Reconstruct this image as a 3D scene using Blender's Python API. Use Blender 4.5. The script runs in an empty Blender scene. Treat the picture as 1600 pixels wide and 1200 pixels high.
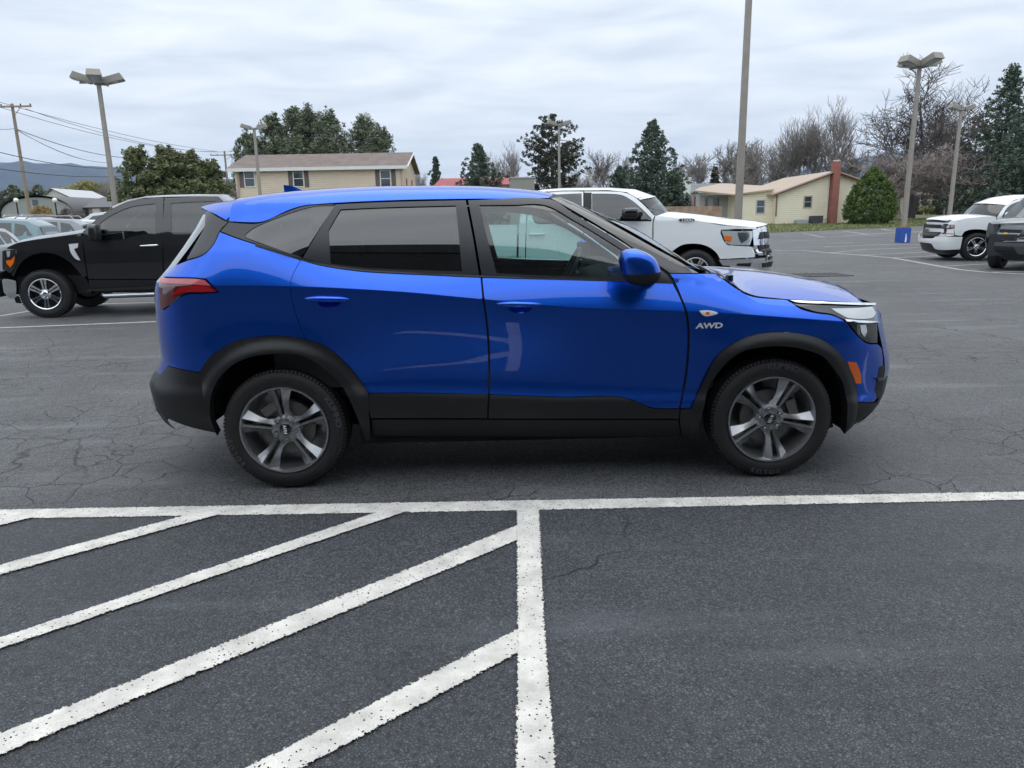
import bpy, bmesh, math, random
import numpy as np
from mathutils import Vector, Matrix, geometry
from math import sin, cos, pi, radians, exp, sqrt, atan2
random.seed(7)
SC = bpy.context.scene
COL = SC.collection
# ---------------------------------------------------------------- camera
CX, CD, CH, PITCH, ROLL, YAW, FPX = -0.1337, 3.7344, 1.414, 0.2241, 0.0191, 0.0123, 1129.786
camF = Vector((sin(YAW)*cos(PITCH), cos(YAW)*cos(PITCH), -sin(PITCH)))
_r = Vector((cos(YAW), -sin(YAW), 0)); _u = _r.cross(camF)
camR = _r*cos(ROLL)-_u*sin(ROLL); camU = _u*cos(ROLL)+_r*sin(ROLL)
camC = Vector((CX, -CD, CH))
cd_ = bpy.data.cameras.new('camera'); cam = bpy.data.objects.new('camera', cd_); COL.objects.link(cam)
M = Matrix((camR, camU, -camF)).transposed().to_4x4(); M.translation = camC
cam.matrix_world = M
cd_.sensor_fit = 'HORIZONTAL'; cd_.sensor_width = 36; cd_.lens = FPX/1600*36
cd_.clip_start = .05; cd_.clip_end = 20000
SC.camera = cam
SC.view_settings.view_transform = 'Standard'; SC.view_settings.look = 'None'
SC.view_settings.exposure = .52; SC.view_settings.gamma = 1
# ---------------------------------------------------------------- sky and sun
SUN_EL, SUN_AZ = radians(76), radians(25)      # azimuth clockwise from +Y
W = bpy.data.worlds.new('World'); SC.world = W; W.use_nodes = True
nt = W.node_tree; nt.nodes.clear()
def N(t, kind, **kw):
    n = t.nodes.new(kind)
    for k, v in kw.items():
        if k in ('noise_dimensions', 'operation', 'blend_type', 'data_type', 'feature', 'distance', 'sky_type', 'sun_disc', 'sun_elevation', 'sun_rotation', 'wave_type', 'bands_direction', 'wave_profile', 'air_density', 'dust_density'):
            setattr(n, k, v)
        else:
            n.inputs[k].default_value = v
    return n
def L(t, a, b): t.links.new(a, b)
sky = N(nt, 'ShaderNodeTexSky', sky_type='NISHITA', sun_disc=False, sun_elevation=SUN_EL, sun_rotation=SUN_AZ)
tc = N(nt, 'ShaderNodeTexCoord'); sep = N(nt, 'ShaderNodeSeparateXYZ'); L(nt, tc.outputs['Generated'], sep.inputs[0])
zz = N(nt, 'ShaderNodeMath', operation='MAXIMUM'); L(nt, sep.outputs['Z'], zz.inputs[0]); zz.inputs[1].default_value = 0.0
za = N(nt, 'ShaderNodeMath', operation='ADD'); L(nt, zz.outputs[0], za.inputs[0]); za.inputs[1].default_value = .09
dx = N(nt, 'ShaderNodeMath', operation='DIVIDE'); L(nt, sep.outputs['X'], dx.inputs[0]); L(nt, za.outputs[0], dx.inputs[1])
dy = N(nt, 'ShaderNodeMath', operation='DIVIDE'); L(nt, sep.outputs['Y'], dy.inputs[0]); L(nt, za.outputs[0], dy.inputs[1])
cmb = N(nt, 'ShaderNodeCombineXYZ'); L(nt, dx.outputs[0], cmb.inputs[0]); L(nt, dy.outputs[0], cmb.inputs[1])
mp = N(nt, 'ShaderNodeMapping'); L(nt, cmb.outputs[0], mp.inputs[0]); mp.inputs['Scale'].default_value = (.9, 1.25, 1); mp.inputs['Location'].default_value = (3.1, 1.7, 0)
n1 = N(nt, 'ShaderNodeTexNoise', Scale=2.0, Detail=5.0, Roughness=.48, Distortion=.35); L(nt, mp.outputs[0], n1.inputs['Vector'])
rp = nt.nodes.new('ShaderNodeValToRGB'); L(nt, n1.outputs['Fac'], rp.inputs[0])
cr = rp.color_ramp; cr.elements[0].position = .31; cr.elements[0].color = (3.9, 4.3, 4.75, 1); cr.elements[1].position = .70; cr.elements[1].color = (6.0, 6.2, 6.3, 1)
e = cr.elements.new(.5); e.color = (4.95, 5.3, 5.6, 1)
# towards the horizon the overcast thickens to a flat blue grey
hz = N(nt, 'ShaderNodeMapRange'); L(nt, sep.outputs['Z'], hz.inputs[0]); hz.inputs[1].default_value = 0.0; hz.inputs[2].default_value = .30; hz.inputs[3].default_value = .85; hz.inputs[4].default_value = 0
mh = N(nt, 'ShaderNodeMix', data_type='RGBA'); L(nt, hz.outputs[0], mh.inputs[0]); L(nt, rp.outputs[0], mh.inputs[6]); mh.inputs[7].default_value = (3.95, 4.25, 4.75, 1)
mx = N(nt, 'ShaderNodeMix', data_type='RGBA'); mx.inputs[0].default_value = .93; L(nt, sky.outputs[0], mx.inputs[6]); L(nt, mh.outputs[2], mx.inputs[7])
zen = N(nt, 'ShaderNodeMapRange'); L(nt, sep.outputs['Z'], zen.inputs[0]); zen.inputs[1].default_value = .42; zen.inputs[2].default_value = .95; zen.inputs[3].default_value = 1.0; zen.inputs[4].default_value = 1.25
mz = N(nt, 'ShaderNodeMix', data_type='RGBA', blend_type='MULTIPLY'); mz.inputs[0].default_value = 1; L(nt, mx.outputs[2], mz.inputs[6]); L(nt, zen.outputs[0], mz.inputs[7])
gd = Vector((sin(radians(200))*cos(radians(38)), cos(radians(200))*cos(radians(38)), sin(radians(38))))   # glow added behind the camera, apart from the sun, to brighten facing sides
dt = N(nt, 'ShaderNodeVectorMath', operation='DOT_PRODUCT'); L(nt, tc.outputs['Generated'], dt.inputs[0]); dt.inputs[1].default_value = gd
gl_ = N(nt, 'ShaderNodeMapRange'); L(nt, dt.outputs['Value'], gl_.inputs[0]); gl_.inputs[1].default_value = .1; gl_.inputs[2].default_value = 1.0; gl_.inputs[3].default_value = 1.0; gl_.inputs[4].default_value = 1.55
mg = N(nt, 'ShaderNodeMix', data_type='RGBA', blend_type='MULTIPLY'); mg.inputs[0].default_value = 1; L(nt, mz.outputs[2], mg.inputs[6]); L(nt, gl_.outputs[0], mg.inputs[7])
bg = N(nt, 'ShaderNodeBackground'); bg.inputs['Strength'].default_value = .138; L(nt, mg.outputs[2], bg.inputs[0])
wo = N(nt, 'ShaderNodeOutputWorld'); L(nt, bg.outputs[0], wo.inputs[0])
sl = bpy.data.lights.new('sun', 'SUN'); sl.energy = .7; sl.angle = radians(60); sl.color = (1, .96, .9)
so = bpy.data.objects.new('sun', sl); COL.objects.link(so)
sd = Vector((sin(SUN_AZ)*cos(SUN_EL), cos(SUN_AZ)*cos(SUN_EL), sin(SUN_EL)))
so.rotation_euler = (-sd).to_track_quat('-Z', 'Y').to_euler()
# ---------------------------------------------------------------- photo pixel -> place
def ray(px, py):
    return camC, (camF*FPX+camR*(px-800)-camU*(py-600)).normalized()
def at(px, py, y):
    C, d = ray(px, py); return C+d*((y-C.y)/d.y)
def T(x, y):                                     # the lot rises gently towards the houses
    t = max(0, min(1, (y-20)/33)); a = .74*t*t*(3-2*t)
    t = max(0, min(1, (y-50)/70)); return a+.5*t*t*(3-2*t)
def gr(px, py):
    C, d = ray(px, py); z = 0
    for i in range(80):
        t = (z-C.z)/min(d.z, -1e-5); p = C+d*t
        z = .5*z+.5*T(p.x, p.y)
    p.z = T(p.x, p.y); return p
# ---------------------------------------------------------------- materials
MATS = {}
def mat(name, col, rough=.6, metal=0., coat=0., spec=.5, emis=None, var=0., vscale=8., bump=0., bscale=60., alpha=None):
    if name in MATS: return MATS[name]
    m = bpy.data.materials.new(name); m.use_nodes = True; t = m.node_tree; b = t.nodes['Principled BSDF']
    b.inputs['Base Color'].default_value = (*col, 1); b.inputs['Roughness'].default_value = rough
    b.inputs['Metallic'].default_value = metal; b.inputs['Coat Weight'].default_value = coat
    b.inputs['Coat Roughness'].default_value = .02; b.inputs['Specular IOR Level'].default_value = spec
    if emis: b.inputs['Emission Color'].default_value = (*col, 1); b.inputs['Emission Strength'].default_value = emis
    if var or bump:
        g = N(t, 'ShaderNodeTexCoord')
    if var:
        n = N(t, 'ShaderNodeTexNoise', Scale=vscale, Detail=5.0, Roughness=.6); L(t, g.outputs['Object'], n.inputs['Vector'])
        r = N(t, 'ShaderNodeMapRange'); L(t, n.outputs['Fac'], r.inputs[0]); r.inputs[1].default_value = .3; r.inputs[2].default_value = .7
        r.inputs[3].default_value = 1-var; r.inputs[4].default_value = 1+var
        h = N(t, 'ShaderNodeMix', data_type='RGBA', blend_type='MULTIPLY'); h.inputs[0].default_value = 1
        h.inputs[6].default_value = (*col, 1); L(t, r.outputs[0], h.inputs[7]); L(t, h.outputs[2], b.inputs['Base Color'])
    if bump:
        n = N(t, 'ShaderNodeTexNoise', Scale=bscale, Detail=3.0); L(t, g.outputs['Object'], n.inputs['Vector'])
        bb = N(t, 'ShaderNodeBump', Strength=bump, Distance=.01); L(t, n.outputs['Fac'], bb.inputs['Height']); L(t, bb.outputs[0], b.inputs['Normal'])
    MATS[name] = m; return m
def glass(name, tint, refl=1.0, dark=None, ior=1.9):
    m = bpy.data.materials.new(name); m.use_nodes = True; t = m.node_tree; t.nodes.clear()
    o = N(t, 'ShaderNodeOutputMaterial'); tr = N(t, 'ShaderNodeBsdfTransparent'); tr.inputs[0].default_value = (*tint, 1)
    gl = N(t, 'ShaderNodeBsdfGlossy'); gl.inputs['Roughness'].default_value = .015; gl.inputs[0].default_value = (refl, refl, refl, 1)
    fr = N(t, 'ShaderNodeFresnel', IOR=ior); mi = N(t, 'ShaderNodeMixShader')
    L(t, fr.outputs[0], mi.inputs[0]); L(t, gl.outputs[0], mi.inputs[2]); L(t, mi.outputs[0], o.inputs[0])
    if dark:
        df = N(t, 'ShaderNodeBsdfDiffuse'); df.inputs[0].default_value = (*dark, 1)
        m2 = N(t, 'ShaderNodeMixShader'); m2.inputs[0].default_value = .7; L(t, tr.outputs[0], m2.inputs[1]); L(t, df.outputs[0], m2.inputs[2]); L(t, m2.outputs[0], mi.inputs[1])
    else: L(t, tr.outputs[0], mi.inputs[1])
    MATS[name] = m; return m
# ---------------------------------------------------------------- objects
def tag(o, label=None, cat=None, group=None, kind=None):
    if label: o['label'] = label
    if cat: o['category'] = cat
    if group: o['group'] = group
    if kind: o['kind'] = kind
    return o
def empty(name, loc, rz=0, label=None, cat=None, group=None):
    o = bpy.data.objects.new(name, None); COL.objects.link(o); o.location = loc; o.rotation_euler = (0, 0, rz)
    o.empty_display_size = .2
    return tag(o, label, cat, group)
def mk(name, V, F, m, parent=None, smooth=False, normals=None, uv=None):
    me = bpy.data.meshes.new(name)
    me.from_pydata([tuple(v) for v in V], [], F)
    if isinstance(m, list):
        for x in m: me.materials.append(x)
    else: me.materials.append(m)
    if smooth: me.polygons.foreach_set('use_smooth', [True]*len(me.polygons))
    if normals is not None:
        me.polygons.foreach_set('use_smooth', [True]*len(me.polygons))
        me.normals_split_custom_set_from_vertices([tuple(n) for n in normals])
    if uv:
        l = me.uv_layers.new(name='UVMap')
        for lp in me.loops: l.data[lp.index].uv = uv[lp.vertex_index]
    me.update()
    o = bpy.data.objects.new(name, me); COL.objects.link(o)
    if parent: o.parent = parent
    return o
class MB:
    def __init__(s): s.V = []; s.F = []
    def add(s, V, F):
        n = len(s.V); s.V += [Vector(v) for v in V]; s.F += [tuple(i+n for i in f) for f in F]
    def box(s, c, d, rz=0, R=None):
        R = R or Matrix.Rotation(rz, 3, 'Z'); V = []
        for i in (-1, 1):
            for j in (-1, 1):
                for k in (-1, 1): V.append(Vector(c)+R@Vector((i*d[0]/2, j*d[1]/2, k*d[2]/2)))
        s.add(V, [(0, 1, 3, 2), (4, 6, 7, 5), (0, 4, 5, 1), (2, 3, 7, 6), (0, 2, 6, 4), (1, 5, 7, 3)])
    def tube(s, pts, r, n=8, cap=True):
        pts = [Vector(p) for p in pts]; rs = r if isinstance(r, (list, tuple)) else [r]*len(pts)
        V = []; F = []; ref = None
        for i, p in enumerate(pts):
            d = (pts[min(i+1, len(pts)-1)]-pts[max(i-1, 0)]).normalized()
            if ref is None: ref = Vector((0, 0, 1)) if abs(d.z) < .9 else Vector((1, 0, 0))
            a = (ref-d*ref.dot(d)).normalized(); b = d.cross(a); ref = a
            for k in range(n):
                t = 2*pi*k/n; V.append(p+(a*cos(t)+b*sin(t))*rs[i])
        for i in range(len(pts)-1):
            for k in range(n): F.append((i*n+k, i*n+(k+1) % n, (i+1)*n+(k+1) % n, (i+1)*n+k))
        if cap: F.append(tuple(reversed(range(n)))); F.append(tuple((len(pts)-1)*n+k for k in range(n)))
        s.add(V, F)
    def lathe(s, prof, n=32, axis='Z', c=(0, 0, 0), closed=False):
        V = []; F = []; c = Vector(c)
        for r, h in prof:
            for k in range(n):
                t = 2*pi*k/n; a, b = r*cos(t), r*sin(t)
                V.append(c+Vector({'Z': (a, b, h), 'Y': (a, h, b), 'X': (h, a, b)}[axis]))
        m = len(prof)
        for i in range(m if closed else m-1):
            j = (i+1) % m
            for k in range(n):
                f = (i*n+k, i*n+(k+1) % n, j*n+(k+1) % n, j*n+k)
                F.append(f if axis != 'Y' else f[::-1])
        s.add(V, F)
    def prism(s, poly, a, b, ax='Y'):             # 2D polygon extruded between a and b
        n = len(poly); f = {'Y': lambda u, v, h: (u, h, v), 'X': lambda u, v, h: (h, u, v), 'Z': lambda u, v, h: (u, v, h)}[ax]
        V = [f(u, v, a) for u, v in poly]+[f(u, v, b) for u, v in poly]
        s.add(V, [tuple(range(n)), tuple(reversed(range(n, 2*n)))]+[(i, i+n, (i+1) % n+n, (i+1) % n) for i in range(n)])
    def build(s, name, m, parent=None, smooth=False):
        o = mk(name, s.V, s.F, m, parent)
        bm = bmesh.new(); bm.from_mesh(o.data); bmesh.ops.recalc_face_normals(bm, faces=bm.faces); bm.to_mesh(o.data); bm.free()
        if smooth:
            o.data.polygons.foreach_set('use_smooth', [True]*len(o.data.polygons)); o.data.set_sharp_from_angle(angle=radians(smooth if smooth > 1 else 40))
        return o
def superq(c, r, e1=.6, e2=.6, n=24, fn=None):
    V = []; F = []; sg = lambda x, p: math.copysign(abs(x)**p, x)
    for i in range(n+1):
        a = -pi/2+pi*i/n
        for k in range(2*n):
            b = 2*pi*k/(2*n)
            p = Vector((r[0]*sg(cos(a), e1)*sg(cos(b), e2), r[1]*sg(cos(a), e1)*sg(sin(b), e2), r[2]*sg(sin(a), e1)))
            if fn: p = Vector(fn(p))
            V.append(Vector(c)+p)
    for i in range(n):
        for k in range(2*n): F.append((i*2*n+k, i*2*n+(k+1) % (2*n), (i+1)*2*n+(k+1) % (2*n), (i+1)*2*n+k))
    return V, F
def text_geo(body, size=1., weight=0.):
    cu = bpy.data.curves.new('txt', 'FONT'); cu.body = body; cu.size = size; cu.align_x = 'CENTER'; cu.offset = weight; cu.resolution_u = 3
    o = bpy.data.objects.new('txt', cu); COL.objects.link(o); bpy.context.view_layer.update()
    me = o.to_mesh(); V = [v.co.copy() for v in me.vertices]; F = [tuple(p.vertices) for p in me.polygons]
    o.to_mesh_clear(); bpy.data.objects.remove(o); bpy.data.curves.remove(cu)
    return V, F
# ---------------------------------------------------------------- panels on a surface P(u,v)
def interp(x, X, Y):
    if x <= X[0]: return Y[0]
    for i in range(len(X)-1):
        if x <= X[i+1]:
            t = (x-X[i])/(X[i+1]-X[i]); return Y[i]+(Y[i+1]-Y[i])*t
    return Y[-1]
def sinterp(x, X, Y):                             # smooth (Catmull-Rom style) interpolation
    n = len(X)
    if x <= X[0]: return Y[0]
    if x >= X[-1]: return Y[-1]
    i = max(k for k in range(n-1) if X[k] <= x)
    def m(k):
        if k == 0: return (Y[1]-Y[0])/(X[1]-X[0])
        if k == n-1: return (Y[-1]-Y[-2])/(X[-1]-X[-2])
        return (Y[k+1]-Y[k-1])/(X[k+1]-X[k-1])
    h = X[i+1]-X[i]; t = (x-X[i])/h
    return (2*t**3-3*t*t+1)*Y[i]+(t**3-2*t*t+t)*h*m(i)+(-2*t**3+3*t*t)*Y[i+1]+(t**3-t*t)*h*m(i+1)
def resample(poly, step, corner=33):
    n = len(poly); P = [Vector(p[:2]) for p in poly]; cs = []
    for i in range(n):
        a = P[i]-P[i-1]; b = P[(i+1) % n]-P[i]
        cs.append(a.length < 1e-9 or b.length < 1e-9 or a.angle(b) > radians(corner))
    out = []
    for i in range(n):
        p1 = P[i]; p2 = P[(i+1) % n]; d = (p2-p1).length
        if d < 1e-9: continue
        p0 = P[i-1] if not cs[i] else p1-(p2-p1); p3 = P[(i+2) % n] if not cs[(i+1) % n] else p2+(p2-p1)
        k = max(1, int(math.ceil(d/step)))
        m1 = (p2-p0).normalized()*d if not cs[i] else (p2-p1); m2 = (p3-p1).normalized()*d if not cs[(i+1) % n] else (p2-p1)
        for j in range(k):
            t = j/k
            out.append((2*t**3-3*t*t+1)*p1+(t**3-2*t*t+t)*m1+(-2*t**3+3*t*t)*p2+(t**3-t*t)*m2)
    return out
def area(P): return .5*sum(P[i-1].x*P[i].y-P[i].x*P[i-1].y for i in range(len(P)))
def inset(P, d):
    n = len(P); s = 1 if area(P) > 0 else -1; out = []
    for i in range(n):
        a = (P[i]-P[i-1]).normalized(); b = (P[(i+1) % n]-P[i]).normalized()
        na = Vector((-a.y, a.x))*s; nb = Vector((-b.y, b.x))*s; m = na+nb
        if m.length < .3: m = na
        m.normalize(); k = 1/max(.45, m.dot(na))
        out.append(P[i]+m*d*k)
    return out
def inside(PX, PY, x, y):
    c = (PY > y) != (np.roll(PY, 1) > y)
    xi = (np.roll(PX, 1)-PX)*(y-PY)/(np.roll(PY, 1)-PY+1e-12)+PX
    return bool(np.sum(c & (x < xi)) % 2)
def panel(name, parent, P, poly, m, holes=(), step=.03, gap=.0013, off=0., depth=.014, both=True, corner=33, lab=None, edge=True, lines=()):
    """a curved sheet cut to an outline on the surface P(u,v), with turned-in edges"""
    O = resample(poly, step, corner)
    if area(O) < 0: O.reverse()
    O = inset(O, gap) if gap else O
    H = []
    for h in holes:
        h = resample(h, step*.7, corner)
        if area(h) < 0: h.reverse()
        H.append(h)
    loops = [O]+H
    pts = []; con = []
    for lp in loops:
        n0 = len(pts); pts += lp; con += [(n0+i, n0+(i+1) % len(lp)) for i in range(len(lp))]
    nb = len(pts)
    OX = [(np.array([p.x for p in l]), np.array([p.y for p in l])) for l in loops]
    seg = np.array([[*pts[a], *pts[b]] for a, b in con])
    def dist(x, y):
        ax, ay, bx, by = seg.T; dx_, dy_ = bx-ax, by-ay; t = np.clip(((x-ax)*dx_+(y-ay)*dy_)/(dx_*dx_+dy_*dy_+1e-12), 0, 1)
        return np.min(np.hypot(ax+t*dx_-x, ay+t*dy_-y))
    x0, x1 = OX[0][0].min(), OX[0][0].max(); y0, y1 = OX[0][1].min(), OX[0][1].max()
    nx, ny = int((x1-x0)/step)+2, int((y1-y0)/step)+2
    def ok(x, y): return inside(*OX[0], x, y) and not any(inside(*h, x, y) for h in OX[1:])
    if edge:                                       # a support ring close to the rim keeps the edge crisp
        for l in loops[:1]:
            for p in inset(l, .006):
                if ok(p.x, p.y) and dist(p.x, p.y) > .0045: pts.append(p)
    for f in lines:                                # rows of points along each side of a crease
        x = x0
        while x < x1:
            for d_ in (-.0045, .0045):
                if ok(x, f(x)+d_) and dist(x, f(x)+d_) > .004: pts.append(Vector((x, f(x)+d_)))
            x += .009
    for i in range(nx):
        for j in range(ny):
            x = x0+(i+(.5 if j % 2 else 0))*step; y = y0+j*step
            if any(abs(y-f(x)) < step*.6 for f in lines): continue
            if ok(x, y) and dist(x, y) > step*.45: pts.append(Vector((x, y)))
    r = geometry.delaunay_2d_cdt([Vector(p) for p in pts], con, [], 0, 1e-7)
    vs, fs, orig = r[0], r[2], r[3]
    tri = []
    for f in fs:
        c = sum((vs[i] for i in f), Vector((0, 0)))/len(f)
        if ok(c.x, c.y): tri.append(tuple(f))
    e_ = 1e-3
    def nrm(u, v):
        a = P(u+e_, v)-P(u-e_, v); b = P(u, v+e_)-P(u, v-e_); n = a.cross(b)
        return n.normalized() if n.length > 1e-12 else Vector((0, -1, 0))
    offf = off if callable(off) else (lambda u, v: off)
    V = []; NN = []; F = []; isb = [any(o < nb for o in og) for og in orig]
    for i, p in enumerate(vs):
        n = nrm(p.x, p.y); o_ = offf(p.x, p.y)
        if callable(off):
            a = (P(p.x+e_, p.y)+nrm(p.x+e_, p.y)*off(p.x+e_, p.y))-(P(p.x-e_, p.y)+nrm(p.x-e_, p.y)*off(p.x-e_, p.y))
            b = (P(p.x, p.y+e_)+nrm(p.x, p.y+e_)*off(p.x, p.y+e_))-(P(p.x, p.y-e_)+nrm(p.x, p.y-e_)*off(p.x, p.y-e_))
            NN.append(a.cross(b).normalized())
        else: NN.append(n)
        V.append(P(p.x, p.y)+n*(o_-(.0012 if isb[i] and edge else 0)))
    for t in tri:
        a, b, c = (V[i] for i in t[:3]); q = (b-a).cross(c-a)
        F.append(t if q.dot(NN[t[0]]) > 0 else t[::-1])
    if depth:
        for li, lp in enumerate(loops):
            n = len(lp); b0 = len(V); k_ = -1 if li == 0 else 1
            for i, p in enumerate(lp):
                nn = nrm(p.x, p.y); tg = P(*(lp[(i+1) % n]))-P(*lp[i-1]); sd_ = tg.cross(nn)*(1 if li == 0 else -1)
                sd_ = sd_.normalized() if sd_.length > 1e-9 else nn
                o_ = offf(p.x, p.y)
                V.append(P(*p)+nn*(o_-.0012)); NN.append(sd_); V.append(P(*p)+nn*(o_-depth)); NN.append(sd_)
            for i in range(n):
                j = (i+1) % n; f = (b0+2*i, b0+2*i+1, b0+2*j+1, b0+2*j)
                q = (V[f[1]]-V[f[0]]).cross(V[f[3]]-V[f[0]])
                F.append(f if q.dot(NN[b0+2*i]) > 0 else f[::-1])
    out = [mk(name, V, F, m, parent, normals=NN)]
    if lab: out[0]['label'] = lab
    if both:
        V2 = [(v.x, -v.y, v.z) for v in V]; N2 = [(n.x, -n.y, n.z) for n in NN]
        out.append(mk(name, V2, [f[::-1] for f in F], m, parent, normals=N2))
    return out
class Veh:
    """a vehicle frame: local x runs along it, local -y is the side towards the camera"""
    def __init__(s, name, loc, rz, hw, label, cat, group=None):
        s.e = empty(name, loc, rz, label, cat, group); s.hw = hw
        s.M = Matrix.Translation(loc)@Matrix.Rotation(rz, 4, 'Z'); s.I = s.M.inverted()
    def P(s, u, v): return Vector((u, -s.hw(u, v), v))
    def on(s, px, py, y):                          # photo point on the local plane y
        C, d = ray(px, py); C = s.I@C; d = s.I.to_3x3()@d; return C+d*((y-C.y)/d.y)
    def uv(s, px, py):
        y = -.85
        for i in range(60):
            p = s.on(px, py, y); y = .6*y-.4*s.hw(p.x, p.z)
        return (p.x, p.z)
    def px(s, pts): return [s.uv(*p) for p in pts]
    def panel(s, name, pts, m, pix=True, holes=(), **k):
        return panel(name, s.e, s.P, s.px(pts) if pix else pts, m, [s.px(h) if pix else h for h in holes], **k)
def cap(name, parent, E, crown, m, n=16, shift=(0, 0), power=2., flipn=False):
    """sheet spanning from the edge polyline E (x, halfwidth, z) to its mirror, crowned"""
    V = []; F = []; k = len(E)
    for i, (x, w, z) in enumerate(E):
        c = crown[i] if isinstance(crown, (list, tuple)) else crown
        for j in range(n+1):
            s = -1+2*j/n; g = 1-abs(s)**power
            sh = shift[0][i] if isinstance(shift[0], list) else shift[0]; V.append((x+sh*g, w*s, z+c*g+shift[1]*g))
    for i in range(k-1):
        for j in range(n): F.append((i*(n+1)+j, (i+1)*(n+1)+j, (i+1)*(n+1)+j+1, i*(n+1)+j+1))
    if flipn: F = [f[::-1] for f in F]
    o = mk(name, V, F, m, parent, smooth=True); return o
# ---------------------------------------------------------------- blue SUV: shape of its side
def curve(pts, y):
    q = sorted((at(a, b, y).x, at(a, b, y).z) for a, b in pts); return [p[0] for p in q], [p[1] for p in q]
_zc = curve([(243, 449), (340, 447), (455, 448), (620, 456), (760, 469), (900, 481), (1072, 487), (1200, 494), (1380, 508)], 0)
_zb = curve([(250, 404), (343, 392), (420, 397), (505, 413), (600, 424), (750, 431), (970, 437), (1053, 441), (1095, 444), (1140, 452), (1185, 463), (1300, 471), (1374, 474)], .06)
_zt = curve([(300, 326), (313, 322), (340, 316), (372, 311), (450, 300), (560, 292.5), (650, 290.5), (740, 291), (800, 294.5), (850, 300), (882, 309), (960, 350), (1040, 397), (1095, 428)], .42)
zc = lambda x: sinterp(x, *_zc); zb = lambda x: sinterp(x, *_zb); zt = lambda x: sinterp(x, *_zt)
_lz = [0, .15, .22, .30, .38, .47, .53, .60, .70, .82, .92, 1.0]
_lw = [.74, .78, .82, .862, .885, .889, .874, .871, .878, .889, .896, .900]
XF = ([.15, .24, .32, .401, .474, .55, .636, .727, .802, .862, .911, 1.0, 1.1], [1.96, 2.09, 2.165, 2.203, 2.222, 2.225, 2.204, 2.169, 2.142, 2.126, 2.119, 2.08, 1.96])
XR = ([.15, .24, .31, .373, .477, .553, .623, .691, .8, .908, .997, 1.067, 1.147, 1.196, 1.28, 1.37, 1.454, 1.52, 1.6], [-1.96, -2.08, -2.165, -2.212, -2.228, -2.235, -2.185, -2.147, -2.148, -2.142, -2.135, -2.127, -2.092, -2.032, -1.964, -1.895, -1.849, -1.81, -1.76])
def hw_suv(x, z):
    C, B = zc(x), zb(x)
    fr = max(0, min(1, (x-.75)/.35))
    if z <= C: w = sinterp(z/C, _lz, _lw)
    else:
        t = (z-C)/(B-C); wa = .900-(1-fr)*(.048*t+.014*t*t)-fr*(.034*t+.038*t*t)
        if t > 1.35: wa = max(.05, wa-(t-1.35)*.15)
        if z <= B: w = wa
        else:
            s = min(.9995, (z-B)/max(.02, zt(x)-B)); wt = interp(x, [-1.9, -1.3, .25, .75, 1.0], [.55, .50, .50, .66, .755])
            k = (.838-wt); q = max(0, min(1, (-1.12-x)/.3)); w = .838-k*((.22+.34*q)*s+(.36-.34*q)*s*s+.42*(1-sqrt(max(0, 1-s**13))))-fr*.012*(1-s)
            m = max(0, min(1, (x-.82)/.22)); m = m*m*(3-2*m); w = w*(1-m)+wa*m
    w += .040*exp(-((z-.71)/.14)**2)*exp(-((abs(x+1.38))/.40)**2)+.042*exp(-((z-.70)/.14)**2)*exp(-((abs(x-1.34))/.48)**2)-.012*exp(-(x/.8)**2)*exp(-((z-.68)/.16)**2)
    if x > 1.2:
        t = min(.998, (x-1.2)/(sinterp(z, *XF)-1.2)); w *= (1-t**4.2)**(1/2.1)
    elif x < -1.3:
        t = min(.998, (x+1.3)/(sinterp(z, *XR)+1.3)); w *= (1-t**5)**(1/2.3)
    return w
# ---------------------------------------------------------------- materials for vehicles
def paint(name, col, metal=.55, rough=.32, flake=True):
    m = mat(name, col, rough, metal, 1.0); t = m.node_tree; b = t.nodes['Principled BSDF']
    if flake:
        g = N(t, 'ShaderNodeTexCoord'); n = N(t, 'ShaderNodeTexNoise', Scale=900.0, Detail=1.0); L(t, g.outputs['Object'], n.inputs['Vector'])
        bb = N(t, 'ShaderNodeBump', Strength=.12, Distance=.002); L(t, n.outputs['Fac'], bb.inputs['Height']); L(t, bb.outputs[0], b.inputs['Normal'])
    return m
BLUE = paint('blue_paint', (.0004, .092, .60), .88, .27)
BLACKP = mat('satin_black_plastic', (.008, .0085, .010), .42, bump=.15, bscale=400)
MATTE = mat('matte_black_trim', (.007, .0075, .009), .55)
PILLAR = mat('pillar_film', (.030, .032, .036), .34, spec=.6)
GLOSS = mat('gloss_black', (.006, .006, .007), .06, coat=1)
CHROME = mat('chrome', (.82, .84, .86), .07, 1.)
DIMCHROME = mat('dim_chrome', (.45, .46, .48), .22, 1.)
RUB = mat('tyre_rubber', (.012, .012, .013), .58, bump=.3, bscale=120)
RUBT = mat('tyre_letter', (.06, .06, .064), .4)
ALLOY = mat('grey_alloy', (.33, .335, .35), .27, .75, coat=.5)
ALLOYD = mat('dark_alloy', (.10, .10, .11), .35, .8)
BARREL = mat('bright_barrel', (.42, .43, .45), .3, .9)
IRON = mat('brake_iron', (.20, .19, .18), .5, .7)
WELL = mat('wheel_well', (.006, .006, .007), .9)
G_PRIV = glass('privacy_glass', (.05, .055, .06), 1.0, ior=2.0)
G_CLR = glass('green_glass', (.60, .80, .76), .95)
G_WS = glass('windscreen_glass', (.5, .62, .62), .95)
RED = mat('red_lens', (.42, .006, .012), .06, 0, 1)
RED2 = mat('dark_red_lens', (.10, .004, .008), .05, 0, 1)
REDP = mat('pale_red_lens', (.55, .10, .12), .05, 0, 1)
ORANGE = mat('orange_lens', (.85, .16, .004), .1, 0, 1)
LENS = mat('clear_lamp', (.58, .61, .63), .12, .35, 1)
LAMPIN = mat('lamp_inner', (.05, .052, .055), .12, .6, 1)
CABIN = mat('cabin_dark', (.02, .021, .023), .7)
LINER = mat('headliner', (.30, .31, .31), .9)
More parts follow.
